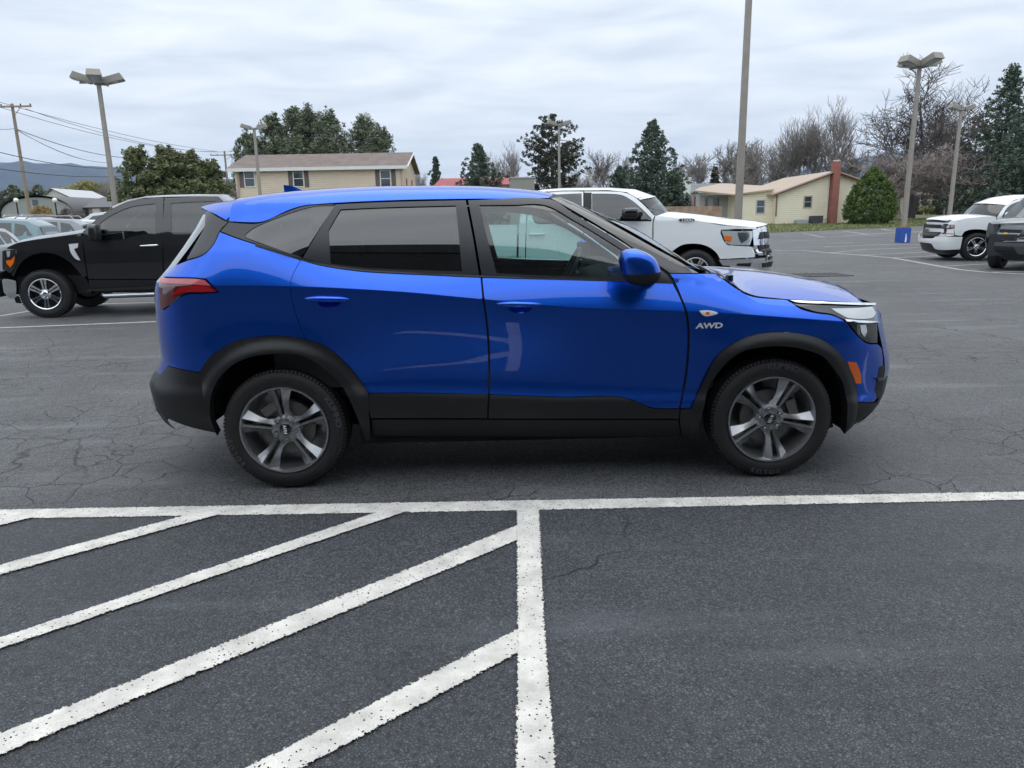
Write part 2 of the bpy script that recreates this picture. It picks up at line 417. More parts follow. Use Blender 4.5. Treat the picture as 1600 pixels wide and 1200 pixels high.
WHITEP = paint('white_paint', (.78, .80, .81), 0., .4, False)
BLACKC = paint('black_paint', (.006, .006, .007), 0., .3, False)
SILV = mat('silver_letter', (.80, .81, .83), .4, .4)
GOLD = mat('gold_emblem', (.75, .50, .12), .25, .9)
# ---------------------------------------------------------------- wheels
def tyre_mesh(mb, r, rr, w, n=72):
    """lathe about local Y; outer face at y=0 going to +w"""
    h = r-rr
    prof = [(rr, .012), (rr+.006, .004), (rr+h*.30, -.004), (rr+h*.62, -.006), (rr+h*.70, -.0015), (rr+h*.86, .004), (r-.012, .016), (r-.003, .030), (r, .045), (r, .075), (r-.008, .078), (r-.008, .086), (r, .089), (r, w*.5-.005),
            (r-.008, w*.5), (r-.008, w*.5+.006), (r, w*.5+.011), (r, w-.045), (r-.01, w-.02), (r-h*.3, w), (rr, w-.01)]
    mb.lathe(prof, n, 'Y')
def tread_blocks(mb, r, n=96):
    for k in range(n):
        t = 2*pi*k/n
        R = Matrix.Rotation(-t, 3, 'Y'); c = R@Vector((r-.0150, 0, 0)); c.y = .026
        mb.box(c, (.018, .026, .012), R=R@Matrix.Rotation(.45, 3, 'Z'))
def suv_wheel(root, x, y, r, rot, back=False, name='wheel'):
    s = -1 if not back else 1
    rr = .233
    b = MB()
    # rim lip and barrel
    b.lathe([(rr+.006, .004), (rr+.004, -.004), (rr-.004, -.002), (rr-.010, .012), (rr-.022, .07), (rr-.028, .16)], 64, 'Y')
    w = b.build('wheel', ALLOY, root, smooth=35); w.location = (x, y, r)
    if back: w.rotation_euler = (0, 0, pi)
    bb = MB(); bb.lathe([(rr-.0125, .02), (rr-.0245, .07), (rr-.030, .17), (.06, .172)], 64, 'Y'); bb.build('rim_barrel', BARREL, w, smooth=35)
    t = MB(); tyre_mesh(t, r, rr, .215); to = t.build('tyre', RUB, w, smooth=50)
    if not back:
        tb = MB(); tread_blocks(tb, r); tb.build('tread_edge', RUB, w)
        for word, a0, rad, sz in (('KUMHO', rot[1], .297, .040), ('SOLUS', rot[1]+pi*1.02, .296, .032)):
            mbt = MB()
            for i, ch in enumerate(word):
                V, F = text_geo(ch, sz, .0012); a = a0+(i-(len(word)-1)/2)*(-.145 if sz > .04 else -.12)
                VV = []
                for v in V:
                    X, Z = v.x*1.25, v.y+rad-sz*.35
                    VV.append((X*cos(a-pi/2)-Z*sin(a-pi/2), -.0075, X*sin(a-pi/2)+Z*cos(a-pi/2)))
                mbt.add(VV, F)
            mk('tyre_lettering', mbt.V, mbt.F, RUBT, w)
    # spokes: five pairs, each spoke faceted, ridge beside the slot
    sp = MB()
    for k in range(5):
        a = rot[0]+k*2*pi/5; R = Matrix.Rotation(-a, 3, 'Y')
        for m_ in (-1, 1):
            st = [(.040, .004, .016, .030, .030), (.072, .005, .019, .040, .034), (.100, .006, .019, .031, .026), (.140, .008, .022, .038, .018), (.185, .011, .028, .056, .012), (.219, .013, .034, .072, .006)]
            V = []
            for r_, a_, b_, c_, d_ in st:
                r_ = r_ if r_ < .08 else r_*1.05
                ins = .034-.030*(max(0, r_-.04)/.19)**.8+.006
                V += [(r_, ins+.030, a_*m_), (r_, ins+.004, a_*m_), (r_, ins-.012, (a_+.009)*m_), (r_*.985, ins+.006, (a_*.3+c_*.7)*m_), (r_*.97, ins+.016, c_*m_), (r_*.97, ins+.040, c_*m_)]
            F = []
            for i in range(len(st)-1):
                for j in range(6): F.append((i*6+j, i*6+(j+1) % 6, (i+1)*6+(j+1) % 6, (i+1)*6+j))
            F.append(tuple(range(6))); F.append(tuple(range((len(st)-1)*6, len(st)*6)))
            sp.add([R@Vector(v) for v in V], F)
    sp.lathe([(0, .026), (.034, .026), (.036, .030), (.062, .028), (.078, .036), (.082, .07)], 40, 'Y')
    sp.build('spokes', ALLOY, w, smooth=18)
    cp = MB(); cp.lathe([(0, .0185), (.028, .019), (.0325, .022), (.033, .03)], 32, 'Y'); c = cp.build('centre_cap', GLOSS, w, smooth=40)
    # raised maker's mark on the cap: three joined strokes
    lg = MB(); q = .0085; a = rot[0]+rot[2]
    R = Matrix.Rotation(-a, 3, 'Y')
    for p, r2 in (((-.022, -q), (-.022, q)), ((-.021, -.002), (-.008, q)), ((-.014, .001), (-.006, -q)), ((-.006, -q), (.0, q)), ((.003, -q), (.011, q)), ((.011, q), (.018, -q)), ((.018, -q), (.022, q))):
        p = R@Vector((p[0], .0172, p[1])); r2 = R@Vector((r2[0], .0172, r2[1])); lg.tube([p, r2], .0014, 4)
    lg.build('cap_mark', SILV, c)
    for k in range(5):
        a = rot[0]+pi/5+k*2*pi/5; R = Matrix.Rotation(-a, 3, 'Y'); c = R@Vector((.057, 0, 0))
        n_ = MB(); n_.lathe([(.0135, .028), (.0135, .020), (.0115, .0195), (.0115, .027)], 16, 'Y', c); n_.lathe([(0, .014), (.0055, .0145), (.0085, .018), (.0085, .03)], 6, 'Y', c)
        n_.build('lug_nut', DIMCHROME, w)
    br = MB(); br.lathe([(.06, .085), (.062, .082), (.148, .082), (.150, .085), (.150, .105), (.06, .105)], 48, 'Y'); br.lathe([(0, .055), (.06, .058), (.066, .085)], 32, 'Y')
    br.build('brake_disc', IRON, w, smooth=35)
    cl = MB(); cl.box(Matrix.Rotation(-(2.2 if x < 0 else .35), 3, 'Y')@Vector((.135, .075, 0)), (.05, .05, .10), R=Matrix.Rotation(-(2.2 if x < 0 else .35), 3, 'Y')); cl.build('brake_caliper', IRON, w)
    return w
# ---------------------------------------------------------------- the blue SUV
S = Veh('suv', (0, .9, 0), 0, hw_suv, 'glossy blue compact suv side on in the middle, grey twin spoke wheels', 'car')
SE = S.e
_uv = S.uv
def uv_clamped(px, py):                            # keep outlines on the flank, short of the nose and tail centre line
    u, v = _uv(px, py); v = max(.19, v); return (max(sinterp(v, *XR)+.07, min(sinterp(v, *XF)-.07, u)), v)
S.uv = uv_clamped
st = dict(step=.022, lines=(zc,))
BELT = [(343, 362), (372, 373), (400, 382), (436, 393), (471, 404), (505, 413), (560, 421), (600, 424), (670, 428), (751, 431)]
archR = [(311, 582), (327, 559), (345, 545), (370, 532), (407, 526), (445, 525), (477, 530), (507, 540), (532, 559), (552, 580), (567, 600), (576, 614)]
archF = [(1062, 639), (1079, 638), (1097, 598), (1120, 556), (1148, 535), (1178, 523), (1213, 519), (1248, 521), (1283, 530), (1307, 547), (1323, 568), (1335, 593), (1339, 612), (1339, 628)]
inR = [(342, 677), (333, 655), (331, 635), (335, 612), (347, 587), (370, 567), (400, 556), (440, 552), (475, 556), (502, 570), (525, 590), (545, 620), (560, 652), (572, 684)]
inF = [(1090, 684), (1092, 655), (1097, 640), (1106, 605), (1127, 572), (1155, 550), (1190, 542), (1225, 541), (1260, 547), (1283, 556), (1302, 577), (1314, 600), (1319, 628), (1319, 655), (1316, 675)]
CUTR = [(471, 404), (461, 422), (454, 440), (455, 460), (462, 490), (470, 512), (478, 530)]
CUTB = [(751, 431), (754, 465), (760, 510), (763, 560), (763, 616)]
CUTF = [(1053, 441), (1063, 462), (1072, 485), (1076, 515), (1075, 560), (1070, 600), (1063, 638)]
def ell(cx, cy, rx, ry, n=22, p=.8):
    sg = lambda v: math.copysign(abs(v)**p, v)
    return [(cx+rx*sg(cos(2*pi*k/n)), cy+ry*sg(sin(2*pi*k/n))) for k in range(n)]
hR = ell(514, 471.5, 18, 9.5, p=.9); hF = ell(813, 480, 18, 9.8, p=.9)
# quarter panel with bumper corner
S.panel('quarter_panel', [(343, 362), (372, 373), (400, 382), (436, 393)]+CUTR+archR[6:0:-1]+[(311, 582), (285, 577), (262, 571)]+[(257, 545), (252, 515), (250, 489), (262, 480), (288, 461), (321, 458.5), (343, 457), (322, 435.5), (300, 433.5), (252, 431.5), (262, 421), (290, 408), (318, 398), (334, 381)], BLUE, **st)
S.panel('rear_door', BELT[4:]+CUTB[1:]+[(660, 614), (576, 614)]+archR[10:5:-1]+CUTR[::-1][:-1], BLUE, holes=[hR], **st)
S.panel('front_door', [(753, 431), (970, 437.5), (1050, 441)]+[(x-2, y) for x, y in CUTF[1:]]+[(1020, 637), (985, 624), (960, 619), (880, 620), (765, 616)]+[(x+2.5, y) for x, y in CUTB[::-1][1:-1]], BLUE, holes=[hF], **st)
S.panel('front_fender', [(1055, 441), (1047, 427.5), (1093, 427.5), (1117, 427), (1128, 435), (1145, 447), (1164, 459), (1182, 464.5), (1210, 467), (1232, 469.5), (1250, 482), (1275, 489), (1300, 492.5), (1318, 501), (1332, 516), (1346, 531), (1358, 537.5), (1372, 538), (1378, 545), (1380, 560), (1379, 590), (1376, 612), (1366, 628), (1339, 628)]+archF[12:0:-1]+[(1063, 638)]+[(x+1, y) for x, y in CUTF[::-1][1:-1]], BLUE, **st)
# handles in their cups
for (hx, hy, nm) in ((511, 467, hR), (811, 475.5, hF)):
    cp_ = S.px(nm); c0 = (sum(p[0] for p in cp_)/len(cp_), sum(p[1] for p in cp_)/len(cp_)); b0_ = S.uv(hx, hy)
    rx = max(p[0] for p in cp_)-c0[0]; rz = max(p[1] for p in cp_)-c0[1]
    bowl = lambda u, v, c0=c0, rx=rx, rz=rz: -.042*max(0, 1-((u-c0[0])/rx)**4-((v-c0[1])/rz)**2)-.001
    S.panel('handle_cup', nm, BLUE, off=bowl, gap=0, depth=0, step=.008, edge=False)
    for sgn in (-1, 1):
        hb = MB(); pts = []; rs = []
        for i in range(19):
            t = -1+i/9; u = b0_[0]+t*.112; v = b0_[1]-.004*t; pts.append((u, sgn*(hw_suv(u, v)+.021*(1-abs(t)**4)-.006), v)); rs.append(.0155*(1-.62*abs(t)**2.6))
        hb.tube(pts, rs, 14); ho = hb.build('door_handle', BLUE, SE, smooth=60)
# roof side and roof
RAIL = [(357, 346), (405, 347), (422, 342), (440, 333), (457, 326), (475, 321), (500, 318.5), (560, 315), (640, 312), (730, 310.5), (858, 309)]
def ztop(x, k): return zt(x)-k*(zt(x)-zb(x))
pr = S.px(RAIL); x0, x1 = pr[0][0], pr[-1][0]
top = [(x1+.03-(x1+.03-x0)*i/40, 0) for i in range(41)]
S.panel('roof_side', pr+[(x, ztop(x, .0012)) for x, _ in top], BLUE, pix=False, step=.02, corner=60)
xs = [x0+(x1+.06-x0)*i/50 for i in range(51)]
cap('roof', SE, [(x, hw_suv(x, ztop(x, .0012)), ztop(x, .0012)) for x in xs], [.014]*51, BLUE, n=20)
# hatch: spoiler, dark pillar panels, rear glass
def hw_sp(x, z):
    t = max(0, min(1, (-1.45-x)/.55)); s_ = min(1, max(0, (z-1.38)/(zt(x)-1.38)))
    return (.735-.20*s_**2.2-.0*s_)*(1-.22*t*t)
SP = Veh('tmp', (0, .9, 0), 0, hw_sp, None, None); SP.e.name = 'x'; bpy.data.objects.remove(SP.e); SP.e = SE
SP.panel('spoiler', [(314, 324), (314, 322.5), (330, 318), (350, 315), (373, 312), (375, 318), (372, 330), (366, 338), (357, 346), (335, 334)], BLUE, step=.018)
S.panel('rear_pillar_panel', [(316, 326), (335, 335.5), (356, 347), (343, 361), (334, 380), (318, 397), (291, 406), (296, 396), (318, 356), (320, 345)], PILLAR, step=.018)
S.panel('quarter_trim', [(357, 347), (405, 348.5), (440, 334), (475, 322), (521, 318.5), (523, 321), (495, 322), (470, 327.5), (427, 343), (395, 357), (383, 367), (385, 372), (410, 381.5), (440, 391), (470, 401), (470, 403), (436, 392), (400, 381), (372, 372), (344, 361)], PILLAR, step=.02)
S.panel('quarter_glass', [(385, 371), (383, 367), (395, 357), (427, 343), (470, 327.5), (495, 322), (523, 321), (471, 401.5), (440, 391)], G_PRIV, step=.03, off=-.003, gap=0)
def endcap(name, zs, K, sg, m, pull=0., x0=.21):
    V = []; F = []; n = 14
    for z in zs:
        xe = sinterp(z, *K); row = []
        for j in range(n+1):
            q = (j/n)**.6; x = xe-sg*(x0*(1-q)+.006*q+.004); w = max(.0, hw_suv(x, z)-.007*(1-q)-.002); row.append((x-sg*max(0, z-.86)*pull*q, w, z))
        row.append((row[-1][0]+sg*.006, 0, z)); V += [(x, -w, z) for x, w, z in row]+[(x, w, z) for x, w, z in reversed(row[:-1])]
    k = 2*(n+1)+1
    for i in range(len(zs)-1):
        for j in range(k-1): F.append((i*k+j, i*k+j+1, (i+1)*k+j+1, (i+1)*k+j))
    b = MB(); b.add(V, F); return b.build(name, m, SE, smooth=70)
endcap('rear_glass', (1.12, 1.2, 1.3, 1.4, 1.47), XR, -1, mat('rear_screen', (.10, .115, .115), .10, 0, 1), x0=.17)
endcap('tailgate', (1.12, 1.06, 1.0, .9, .8, .7, .62), XR, -1, BLUE)
endcap('rear_bumper', (.62, .58, .54, .48, .40, .34, .31), XR, -1, BLACKP)
wp = MB(); wp.box((-2.10, .12, 1.13), (.05, .5, .02)); wp.build('rear_wiper', MATTE, SE)
ts = S.e and [SP.uv(*p) for p in ((314, 323), (330, 318), (350, 315), (373, 312))]
cap('spoiler_top', SE, [(u, hw_sp(u, v)-.002, v) for u, v in ts]+[(x0+.02, hw_suv(x0+.02, ztop(x0+.02, .0012)), ztop(x0+.02, .0012))], .016, BLUE)
bs = [SP.uv(*p) for p in ((314, 324), (335, 334.5), (357, 346.5))]
cap('spoiler_underside', SE, [(u, hw_sp(u, v)-.004, v) for u, v in bs], .0, MATTE, flipn=True)
# rear lamps
S.panel('tail_lamp', [(251, 433), (300, 435), (321, 437), (341, 456), (321, 457), (288, 459.5), (262, 478.5), (251, 485)], RED2, off=.002, step=.015)
S.panel('tail_lamp_top', [(251, 434), (300, 435.5), (320, 437.5), (330, 447), (296, 444.5), (252, 442)], REDP, off=.005, step=.015, gap=.001)
S.panel('tail_lamp_bar', [(283, 448), (322, 447), (338, 456), (320, 456.5), (287, 457), (268, 463), (276, 454)], RED, off=.005, step=.015, gap=.001)
# window band
DF_R = [(524, 319), (600, 315.5), (728, 312.5), (739, 370), (749, 430), (670, 427), (600, 423), (560, 420), (505, 412), (473, 403)]
GL_R = [(532, 327), (600, 324), (712, 321), (717, 370), (722, 424), (670, 422.5), (600, 420), (560, 417.5), (517, 412), (513, 360)]
S.panel('rear_door_frame', DF_R, PILLAR, holes=[GL_R], step=.022, off=.001)
S.panel('rear_door_glass', GL_R, G_PRIV, off=-.006, gap=0, step=.03)
tri_ = [(488, 403), (512, 364), (516, 410)]
DF_F = [(731, 312.5), (858, 311), (900, 336), (960, 372), (1008, 404), (1040, 427), (1051, 440), (970, 436.5), (752, 430), (742, 370)]
GL_F = [(749, 320.5), (800, 320), (852, 320.5), (895, 343), (940, 370), (978, 394), (978, 433.5), (860, 431), (776, 427), (762, 375)]
S.panel('front_door_frame', DF_F, PILLAR, holes=[GL_F], step=.022, off=.001)
S.panel('front_door_glass', GL_F, G_CLR, off=-.006, gap=0, step=.03)
S.panel('window_seal', [(751, 430), (600, 423), (560, 420), (505, 412), (471, 403), (400, 381), (399, 384.5), (471, 406.5), (505, 415.5), (560, 423.5), (600, 426.5), (670, 429.8), (751, 433.5), (970, 439.8), (1050, 443), (1048, 440), (970, 436.8)], MATTE, off=.006, step=.02, gap=0)
S.panel('pillar_finisher', [(860, 310), (874, 307.5), (900, 318.5), (960, 352), (1020, 386), (1060, 408), (1092, 427), (1047, 427), (1010, 402), (960, 368), (900, 332)], GLOSS, off=.002, step=.02)
# windscreen and cowl
ws = []
for i in range(13):
    x = .33+.72*i/12; z = ztop(x, .004); ws.append((x, hw_suv(x, z)+.002, z))
cap('windscreen', SE, ws, [.014+.03*sin(pi*i/12) for i in range(13)], G_WS, shift=([.09*sin(pi*i/12)**.8*.6 for i in range(13)], 0))
cw = MB(); cw.prism([(.93, 1.0), (1.14, .98), (1.12, 1.045), (.98, 1.075)], -.76, .76); cw.build('cowl', MATTE, SE)
for y0 in (-.62, -.05):
    wp = MB(); wp.tube([(1.13, y0, 1.06), (1.10, y0+.10, 1.095), (1.02, y0+.35, 1.125), (.97, y0+.62, 1.14)], .010, 6); wp.lathe([(0, 0), (.022, 0), (.022, .05), (0, .06)], 12, 'Z', (1.13, y0, 1.04)); wp.build('wiper', GLOSS, SE)
# bonnet
HE = S.px([(1119, 427), (1130, 434.5), (1147, 446), (1166, 457.5), (1184, 463), (1210, 465.5), (1234, 468), (1300, 470.5), (1348, 473)])
HE = [(HE[0][0]-.03, HE[0][1]+.005)]+HE
hc = [at(a, b, .85) for a, b in ((1094, 424), (1118, 423), (1160, 425), (1200, 428.5), (1240, 435), (1280, 443), (1320, 453), (1348, 461), (1362, 467))]
hx = [p.x for p in hc]; hz_ = [p.z for p in hc]
E_ = []; cz = []
n_ = 26
for i in range(n_+1):
    x = HE[0][0]+(HE[-1][0]-HE[0][0])*i/n_; z = interp(x, [p[0] for p in HE], [p[1] for p in HE]); E_.append((x, hw_suv(x, z)-.003, z)); cz.append(max(.012, sinterp(x, hx, hz_)-z+.012))
E_.append((E_[-1][0]+.06, E_[-1][1]*.86, .905)); cz.append(.0)
cap('bonnet', SE, E_, cz, BLUE, n=30, shift=(.05, 0), power=2.6)
# nose
endcap('front_bumper', (.93, .905, .885, .86, .82, .76, .70, .62, .55, .50), XF, 1, BLUE, pull=2.2)
endcap('lower_grille', (.50, .45, .40, .34, .30, .26, .22), XF, 1, BLACKP)
gr_ = MB(); gr_.box((2.128, 0, .78), (.03, .62, .12)); gr_.build('grille', GLOSS, SE)
# head lamp
S.panel('headlamp', [(1237, 474), (1300, 477), (1367, 478), (1371, 492), (1372, 501), (1320, 499), (1300, 491), (1275, 487), (1252, 480)], LAMPIN, off=.001, step=.015)
S.panel('headlamp_reflector', [(1297, 482), (1362, 479), (1368, 490), (1362, 497), (1326, 497.5), (1310, 490)], LENS, off=.004, step=.012, gap=.001)
S.panel('headlamp_brow', [(1233, 470), (1300, 472.8), (1350, 473.8), (1367, 474), (1367, 477.5), (1350, 477.8), (1300, 476), (1246, 473.6)], CHROME, off=.008, step=.012, gap=.0005, corner=20)
S.panel('headlamp_strip', [(1319, 499), (1345, 501), (1373, 501.5), (1373, 504.5), (1345, 504.5), (1322, 502.5)], CHROME, off=.007, step=.012, gap=.0003)
S.panel('lower_lamp', [(1325, 504), (1371, 505.5), (1371, 536), (1356, 535), (1344, 527), (1333, 514)], LAMPIN, off=.001, step=.015)
S.panel('lower_lamp_lens', [(1343, 508), (1352, 507), (1354, 518), (1350, 527), (1345, 520)], LENS, off=.006, step=.008, gap=.0005)
S.panel('side_marker', [(1324, 564.5), (1338, 566), (1344, 581), (1346, 599), (1336, 599.5), (1330, 585)], ORANGE, off=.003, step=.012)
S.panel('air_intake', [(1374, 572), (1381, 571), (1381, 590), (1378, 618), (1371, 622), (1367, 610)], MATTE, off=.003, step=.012)
S.panel('intake_fin', [(1367, 590), (1381, 588), (1382, 592), (1370, 595)], GLOSS, off=.012, step=.01, gap=.0005)
# cladding
rw = .331
wR = S.on(443, 675, -.90); wF = S.on(1207.5, 657, -.90)
mid = lambda a, b, k: (a[0]*(1-k)+b[0]*k, a[1]*(1-k)+b[1]*k)
clad = dict(step=.02, depth=.05)
def flare(u, v):
    r = min(math.hypot(u-wR.x, v-.331), math.hypot(u-wF.x, v-.331)); t = max(0, min(1, (r-.435)/.07)); return .024-.019*t*t*(3-2*t)
S.panel('rear_arch_trim', archR+[(578, 655), (581, 684)]+inR[::-1]+[(331, 650), (322, 600)][:0], BLACKP, off=flare, **clad)
S.panel('front_arch_trim', archF[1:]+[(1338, 645), (1330, 668)]+inF[::-1]+[(1064, 684), (1062, 655), (1063, 640)], BLACKP, off=flare, **clad)
S.panel('rear_bumper_side', [(262, 571), (285, 577.5), (310, 582.5), (322, 600), (329, 640), (340, 677), (300, 668), (276, 660), (256, 650), (250, 640), (243, 612), (243, 598), (250, 586)], BLACKP, off=.002, step=.02)
S.panel('front_bumper_lower', [(1340, 629), (1365, 629), (1374, 630), (1366, 638), (1346, 655), (1331, 666), (1339, 645)], BLACKP, off=.002, step=.02)
S.panel('rear_door_trim', [(577, 614.5), (660, 614.5), (763, 616), (761, 653), (580, 653), (575, 636)], BLACKP, off=.006, **clad)
S.panel('front_door_trim', [(765, 616.5), (880, 620.5), (960, 619.5), (985, 624.5), (1020, 637.5), (1062, 639), (1060, 654), (763, 653.5)], BLACKP, off=.006, **clad)
S.panel('sill', [(581, 656), (1061, 656.5), (1063, 684), (583, 682)], MATTE, off=-.004, **clad)
ch = MB(); ch.prism([(1.76, .28), (1.78, .20), (1.74, .19), (1.66, .20), (1.66, .3)], -.62, .62); ch.build('chin_spoiler', MATTE, SE)
# dark ribs under the shut lines
for li_, ln in enumerate((CUTR+[(488, 545), (520, 568), (545, 603), (562, 640)], CUTB+[(762, 652)], CUTF+[(1061, 655)], [(372, 312), (376, 316), (372, 332), (357, 346), (343, 362), (334, 380), (318, 398), (291, 407)], [(1117, 427), (1128, 435), (1147, 446), (1165, 458), (1183, 464), (1234, 469)])):
    uvs = S.px(ln); b = MB()
    for sgn in (-1, 1):
        b = MB(); V = []; F = []
        for i, (u, v) in enumerate(uvs):
            a = Vector(uvs[max(0, i-1)]); c = Vector(uvs[min(len(uvs)-1, i+1)]); d = (c-a).normalized(); n = Vector((-d.y, d.x))*(.020 if li_ < 4 else .005)
            for k in (-1, 1): V.append((u+n.x*k, sgn*(hw_suv(u+n.x*k, v+n.y*k)-.011), v+n.y*k))
        F = [(2*i, 2*i+1, 2*i+3, 2*i+2) for i in range(len(uvs)-1)]; b.add(V, F)
        b.build('shut_line_seal', WELL, SE)
# badge, repeater
c = S.uv(1108, 508.5); V, F = text_geo('AWD', .040, .0016)
for sgn in (-1, 1):
    VV = []
    for v in V:
        u = v.x*1.4*(-sgn)+c[0]+(v.y*.12)*(-sgn); z = c[1]-.013+v.y*.95; VV.append((u, sgn*(hw_suv(u, z)+.004), z))
    mk('badge', VV, F, SILV, SE)
S.panel('side_repeater', [(1092, 485.5), (1104, 485), (1117, 487), (1122, 489.5), (1114, 492.5), (1103, 494), (1097, 491.5)], mat('repeater_lens', (.75, .76, .78), .15, 0, 1), off=.007, step=.01, gap=.0003)
S.panel('side_repeater_bulb', [(1102, 487.5), (1108, 487.5), (1108, 491.5), (1102, 491.5)], ORANGE, off=.009, step=.01, gap=.0003, depth=.001)
# mirrors
for sgn in (-1, 1):
    def shp(p):
        k = 1-.25*max(0, p.x/.1); return (p.x-.02*(p.z/.08)*1, p.y, p.z*(1-.35*max(0, p.x/.10)))
    c = S.on(998, 417, -.98); V, F = superq((c.x, sgn*1.0, c.z), (.096, .10, .092), .62, .75, 20, shp)
    zc_ = c.z-.022; up = MB(); lo = MB()
    k_ = 360 if sgn < 0 else 560; up.add(V[k_:], [tuple(i-k_ for i in f) for f in F[k_:]]); lo.add(V[:k_+40], F[:k_])
    o = lo.build('mirror', MATTE, SE, smooth=60); up.build('mirror_cap', BLUE, o, smooth=60)
    ft = MB(); ft.tube([(c.x+.02, sgn*.96, c.z-.045), (c.x+.09, sgn*.88, c.z-.055), (c.x+.12, sgn*.80, c.z-.06)], [.035, .03, .03], 10); ft.build('mirror_foot', MATTE, o, smooth=60)
# shark fin aerial
fb = S.on(442, 300, 0); ft_ = S.on(443, 289, 0); fe = S.on(480, 301, 0)
f = MB(); V = []
for x, zlo, zhi, w_ in ((fb.x+.012, fb.z-.06, fb.z-.0, .018), (ft_.x, fb.z-.06, ft_.z, .004), (ft_.x+.05, fb.z-.06, ft_.z-.006, .012), (ft_.x+.10, fb.z-.06, ft_.z-.026, .020), (fe.x, fb.z-.06, fe.z+.002, .022), (fe.x+.05, fb.z-.06, fe.z-.03, .006)):
    V += [(x, -w_*1.4, zlo), (x, -w_*.35, zhi), (x, w_*.35, zhi), (x, w_*1.4, zlo)]
f.add(V, [(i*4+j, i*4+(j+1) % 4, (i+1)*4+(j+1) % 4, (i+1)*4+j) for i in range(5) for j in range(4)]+[(0, 1, 2, 3), (20, 21, 22, 23)])
f.build('roof_aerial', BLUE, SE, smooth=50)
# wheel wells, underbody, cabin
for wx in (wR.x, wF.x):
    for sgn in (-1, 1):
        b = MB(); V = []
        for r_, h_ in ((.455, .80), (.455, .50), (.0, .50)):
            for k in range(25):
                a = radians(-8)+(pi+radians(8 if wx > 0 else 3))*k/24; V.append((wx+r_*cos(a), sgn*h_, rw-.04+r_*sin(a)))
        b.add(V, [(i*25+k, i*25+k+1, (i+1)*25+k+1, (i+1)*25+k) for i in range(2) for k in range(24)]); b.build('wheel_arch_liner', WELL, SE)
for sgn in (-1, 1): b = MB(); b.box((wR.x-.43, sgn*.72, .51), (.02, .26, .24)); b.build('rear_gap_filler', WELL, SE)  # dark filler panels added to cover the lit gap behind the rear tyres
ub = MB(); ub.box((0, 0, .30), (1.85, 1.60, .16)); ub.box((0, 0, .52), (1.80, 1.66, .3));  ub.box((0, 0, .46), (3.6, .9, .26)); ub.build('underbody', WELL, SE)
b = MB(); b.prism([(.42, .98), (.62, 1.06), (.98, 1.02), (.98, .6), (.35, .6)], -.72, .72); b.superq = None; b.build('dashboard', CABIN, SE)
V, F = superq((.60, -.0, 1.02), (.20, .70, .10), .6, .5, 14); o = MB(); o.add(V, F); o.build('dashboard_top', CABIN, SE, smooth=60)
V, F = superq((.52, .37, 1.08), (.10, .2, .075), .7, .6, 12); o = MB(); o.add(V, F); o.build('instrument_hood', CABIN, SE, smooth=60)
o = MB(); R = Matrix.Rotation(radians(-65), 3, 'Y')
ring = [Vector((.33, .37, 1.04))+R@Vector((.185*cos(a), .185*sin(a), 0)) for a in [2*pi*k/28 for k in range(29)]]
o.tube(ring, .016, 8, False); o.tube([ring[0], ring[14]], .018, 6); o.tube([Vector((.34, .37, 1.04)), Vector((.5, .37, .98))], .04, 8); o.build('steering_wheel', mat('wheel_rim_grey', (.05, .05, .055), .45), SE, smooth=60)
for sx, sy in ((-.42, -.37), (-.42, .37), (-1.15, -.37), (-1.15, .37)):
    o = MB(); V, F = superq((sx, sy, .98), (.09, .25, .34), .5, .5, 12, lambda p: (p.x-.3*p.z, p.y, p.z)); o.add(V, F)
    V, F = superq((sx+.28, sy, .66), (.28, .25, .10), .5, .5, 12); o.add(V, F)
    V, F = superq((sx-.13, sy, 1.38), (.05, .13, .085), .6, .6, 12); o.add(V, F); o.build('seat', CABIN, SE, smooth=60)
o = MB(); o.box((-.4, .80, .80), (1.9, .06, .5)); o.box((-.4, -.80, .80), (1.9, .06, .5)); o.box((0, 0, .5), (2.6, 1.5, .04)); o.box((-1.45, 0, .85), (.7, 1.3, .3)); o.build('cabin_trim', CABIN, SE)
hl = []
for i in range(9):
    x = -1.45+1.75*i/8; z = ztop(x, .10); hl.append((x, hw_suv(x, z)-.03, z-.02))
cap('headliner', SE, hl, .03, LINER)
suv_wheel(SE, wR.x, -.90+.012, rw, (radians(95), radians(20), 0), False)
suv_wheel(SE, wF.x, -.90+.012, rw, (radians(64), radians(82), 0), False)
suv_wheel(SE, wR.x, .888, rw, (.3, 0, 0), True); suv_wheel(SE, wF.x, .888, rw, (.9, 0, 0), True)
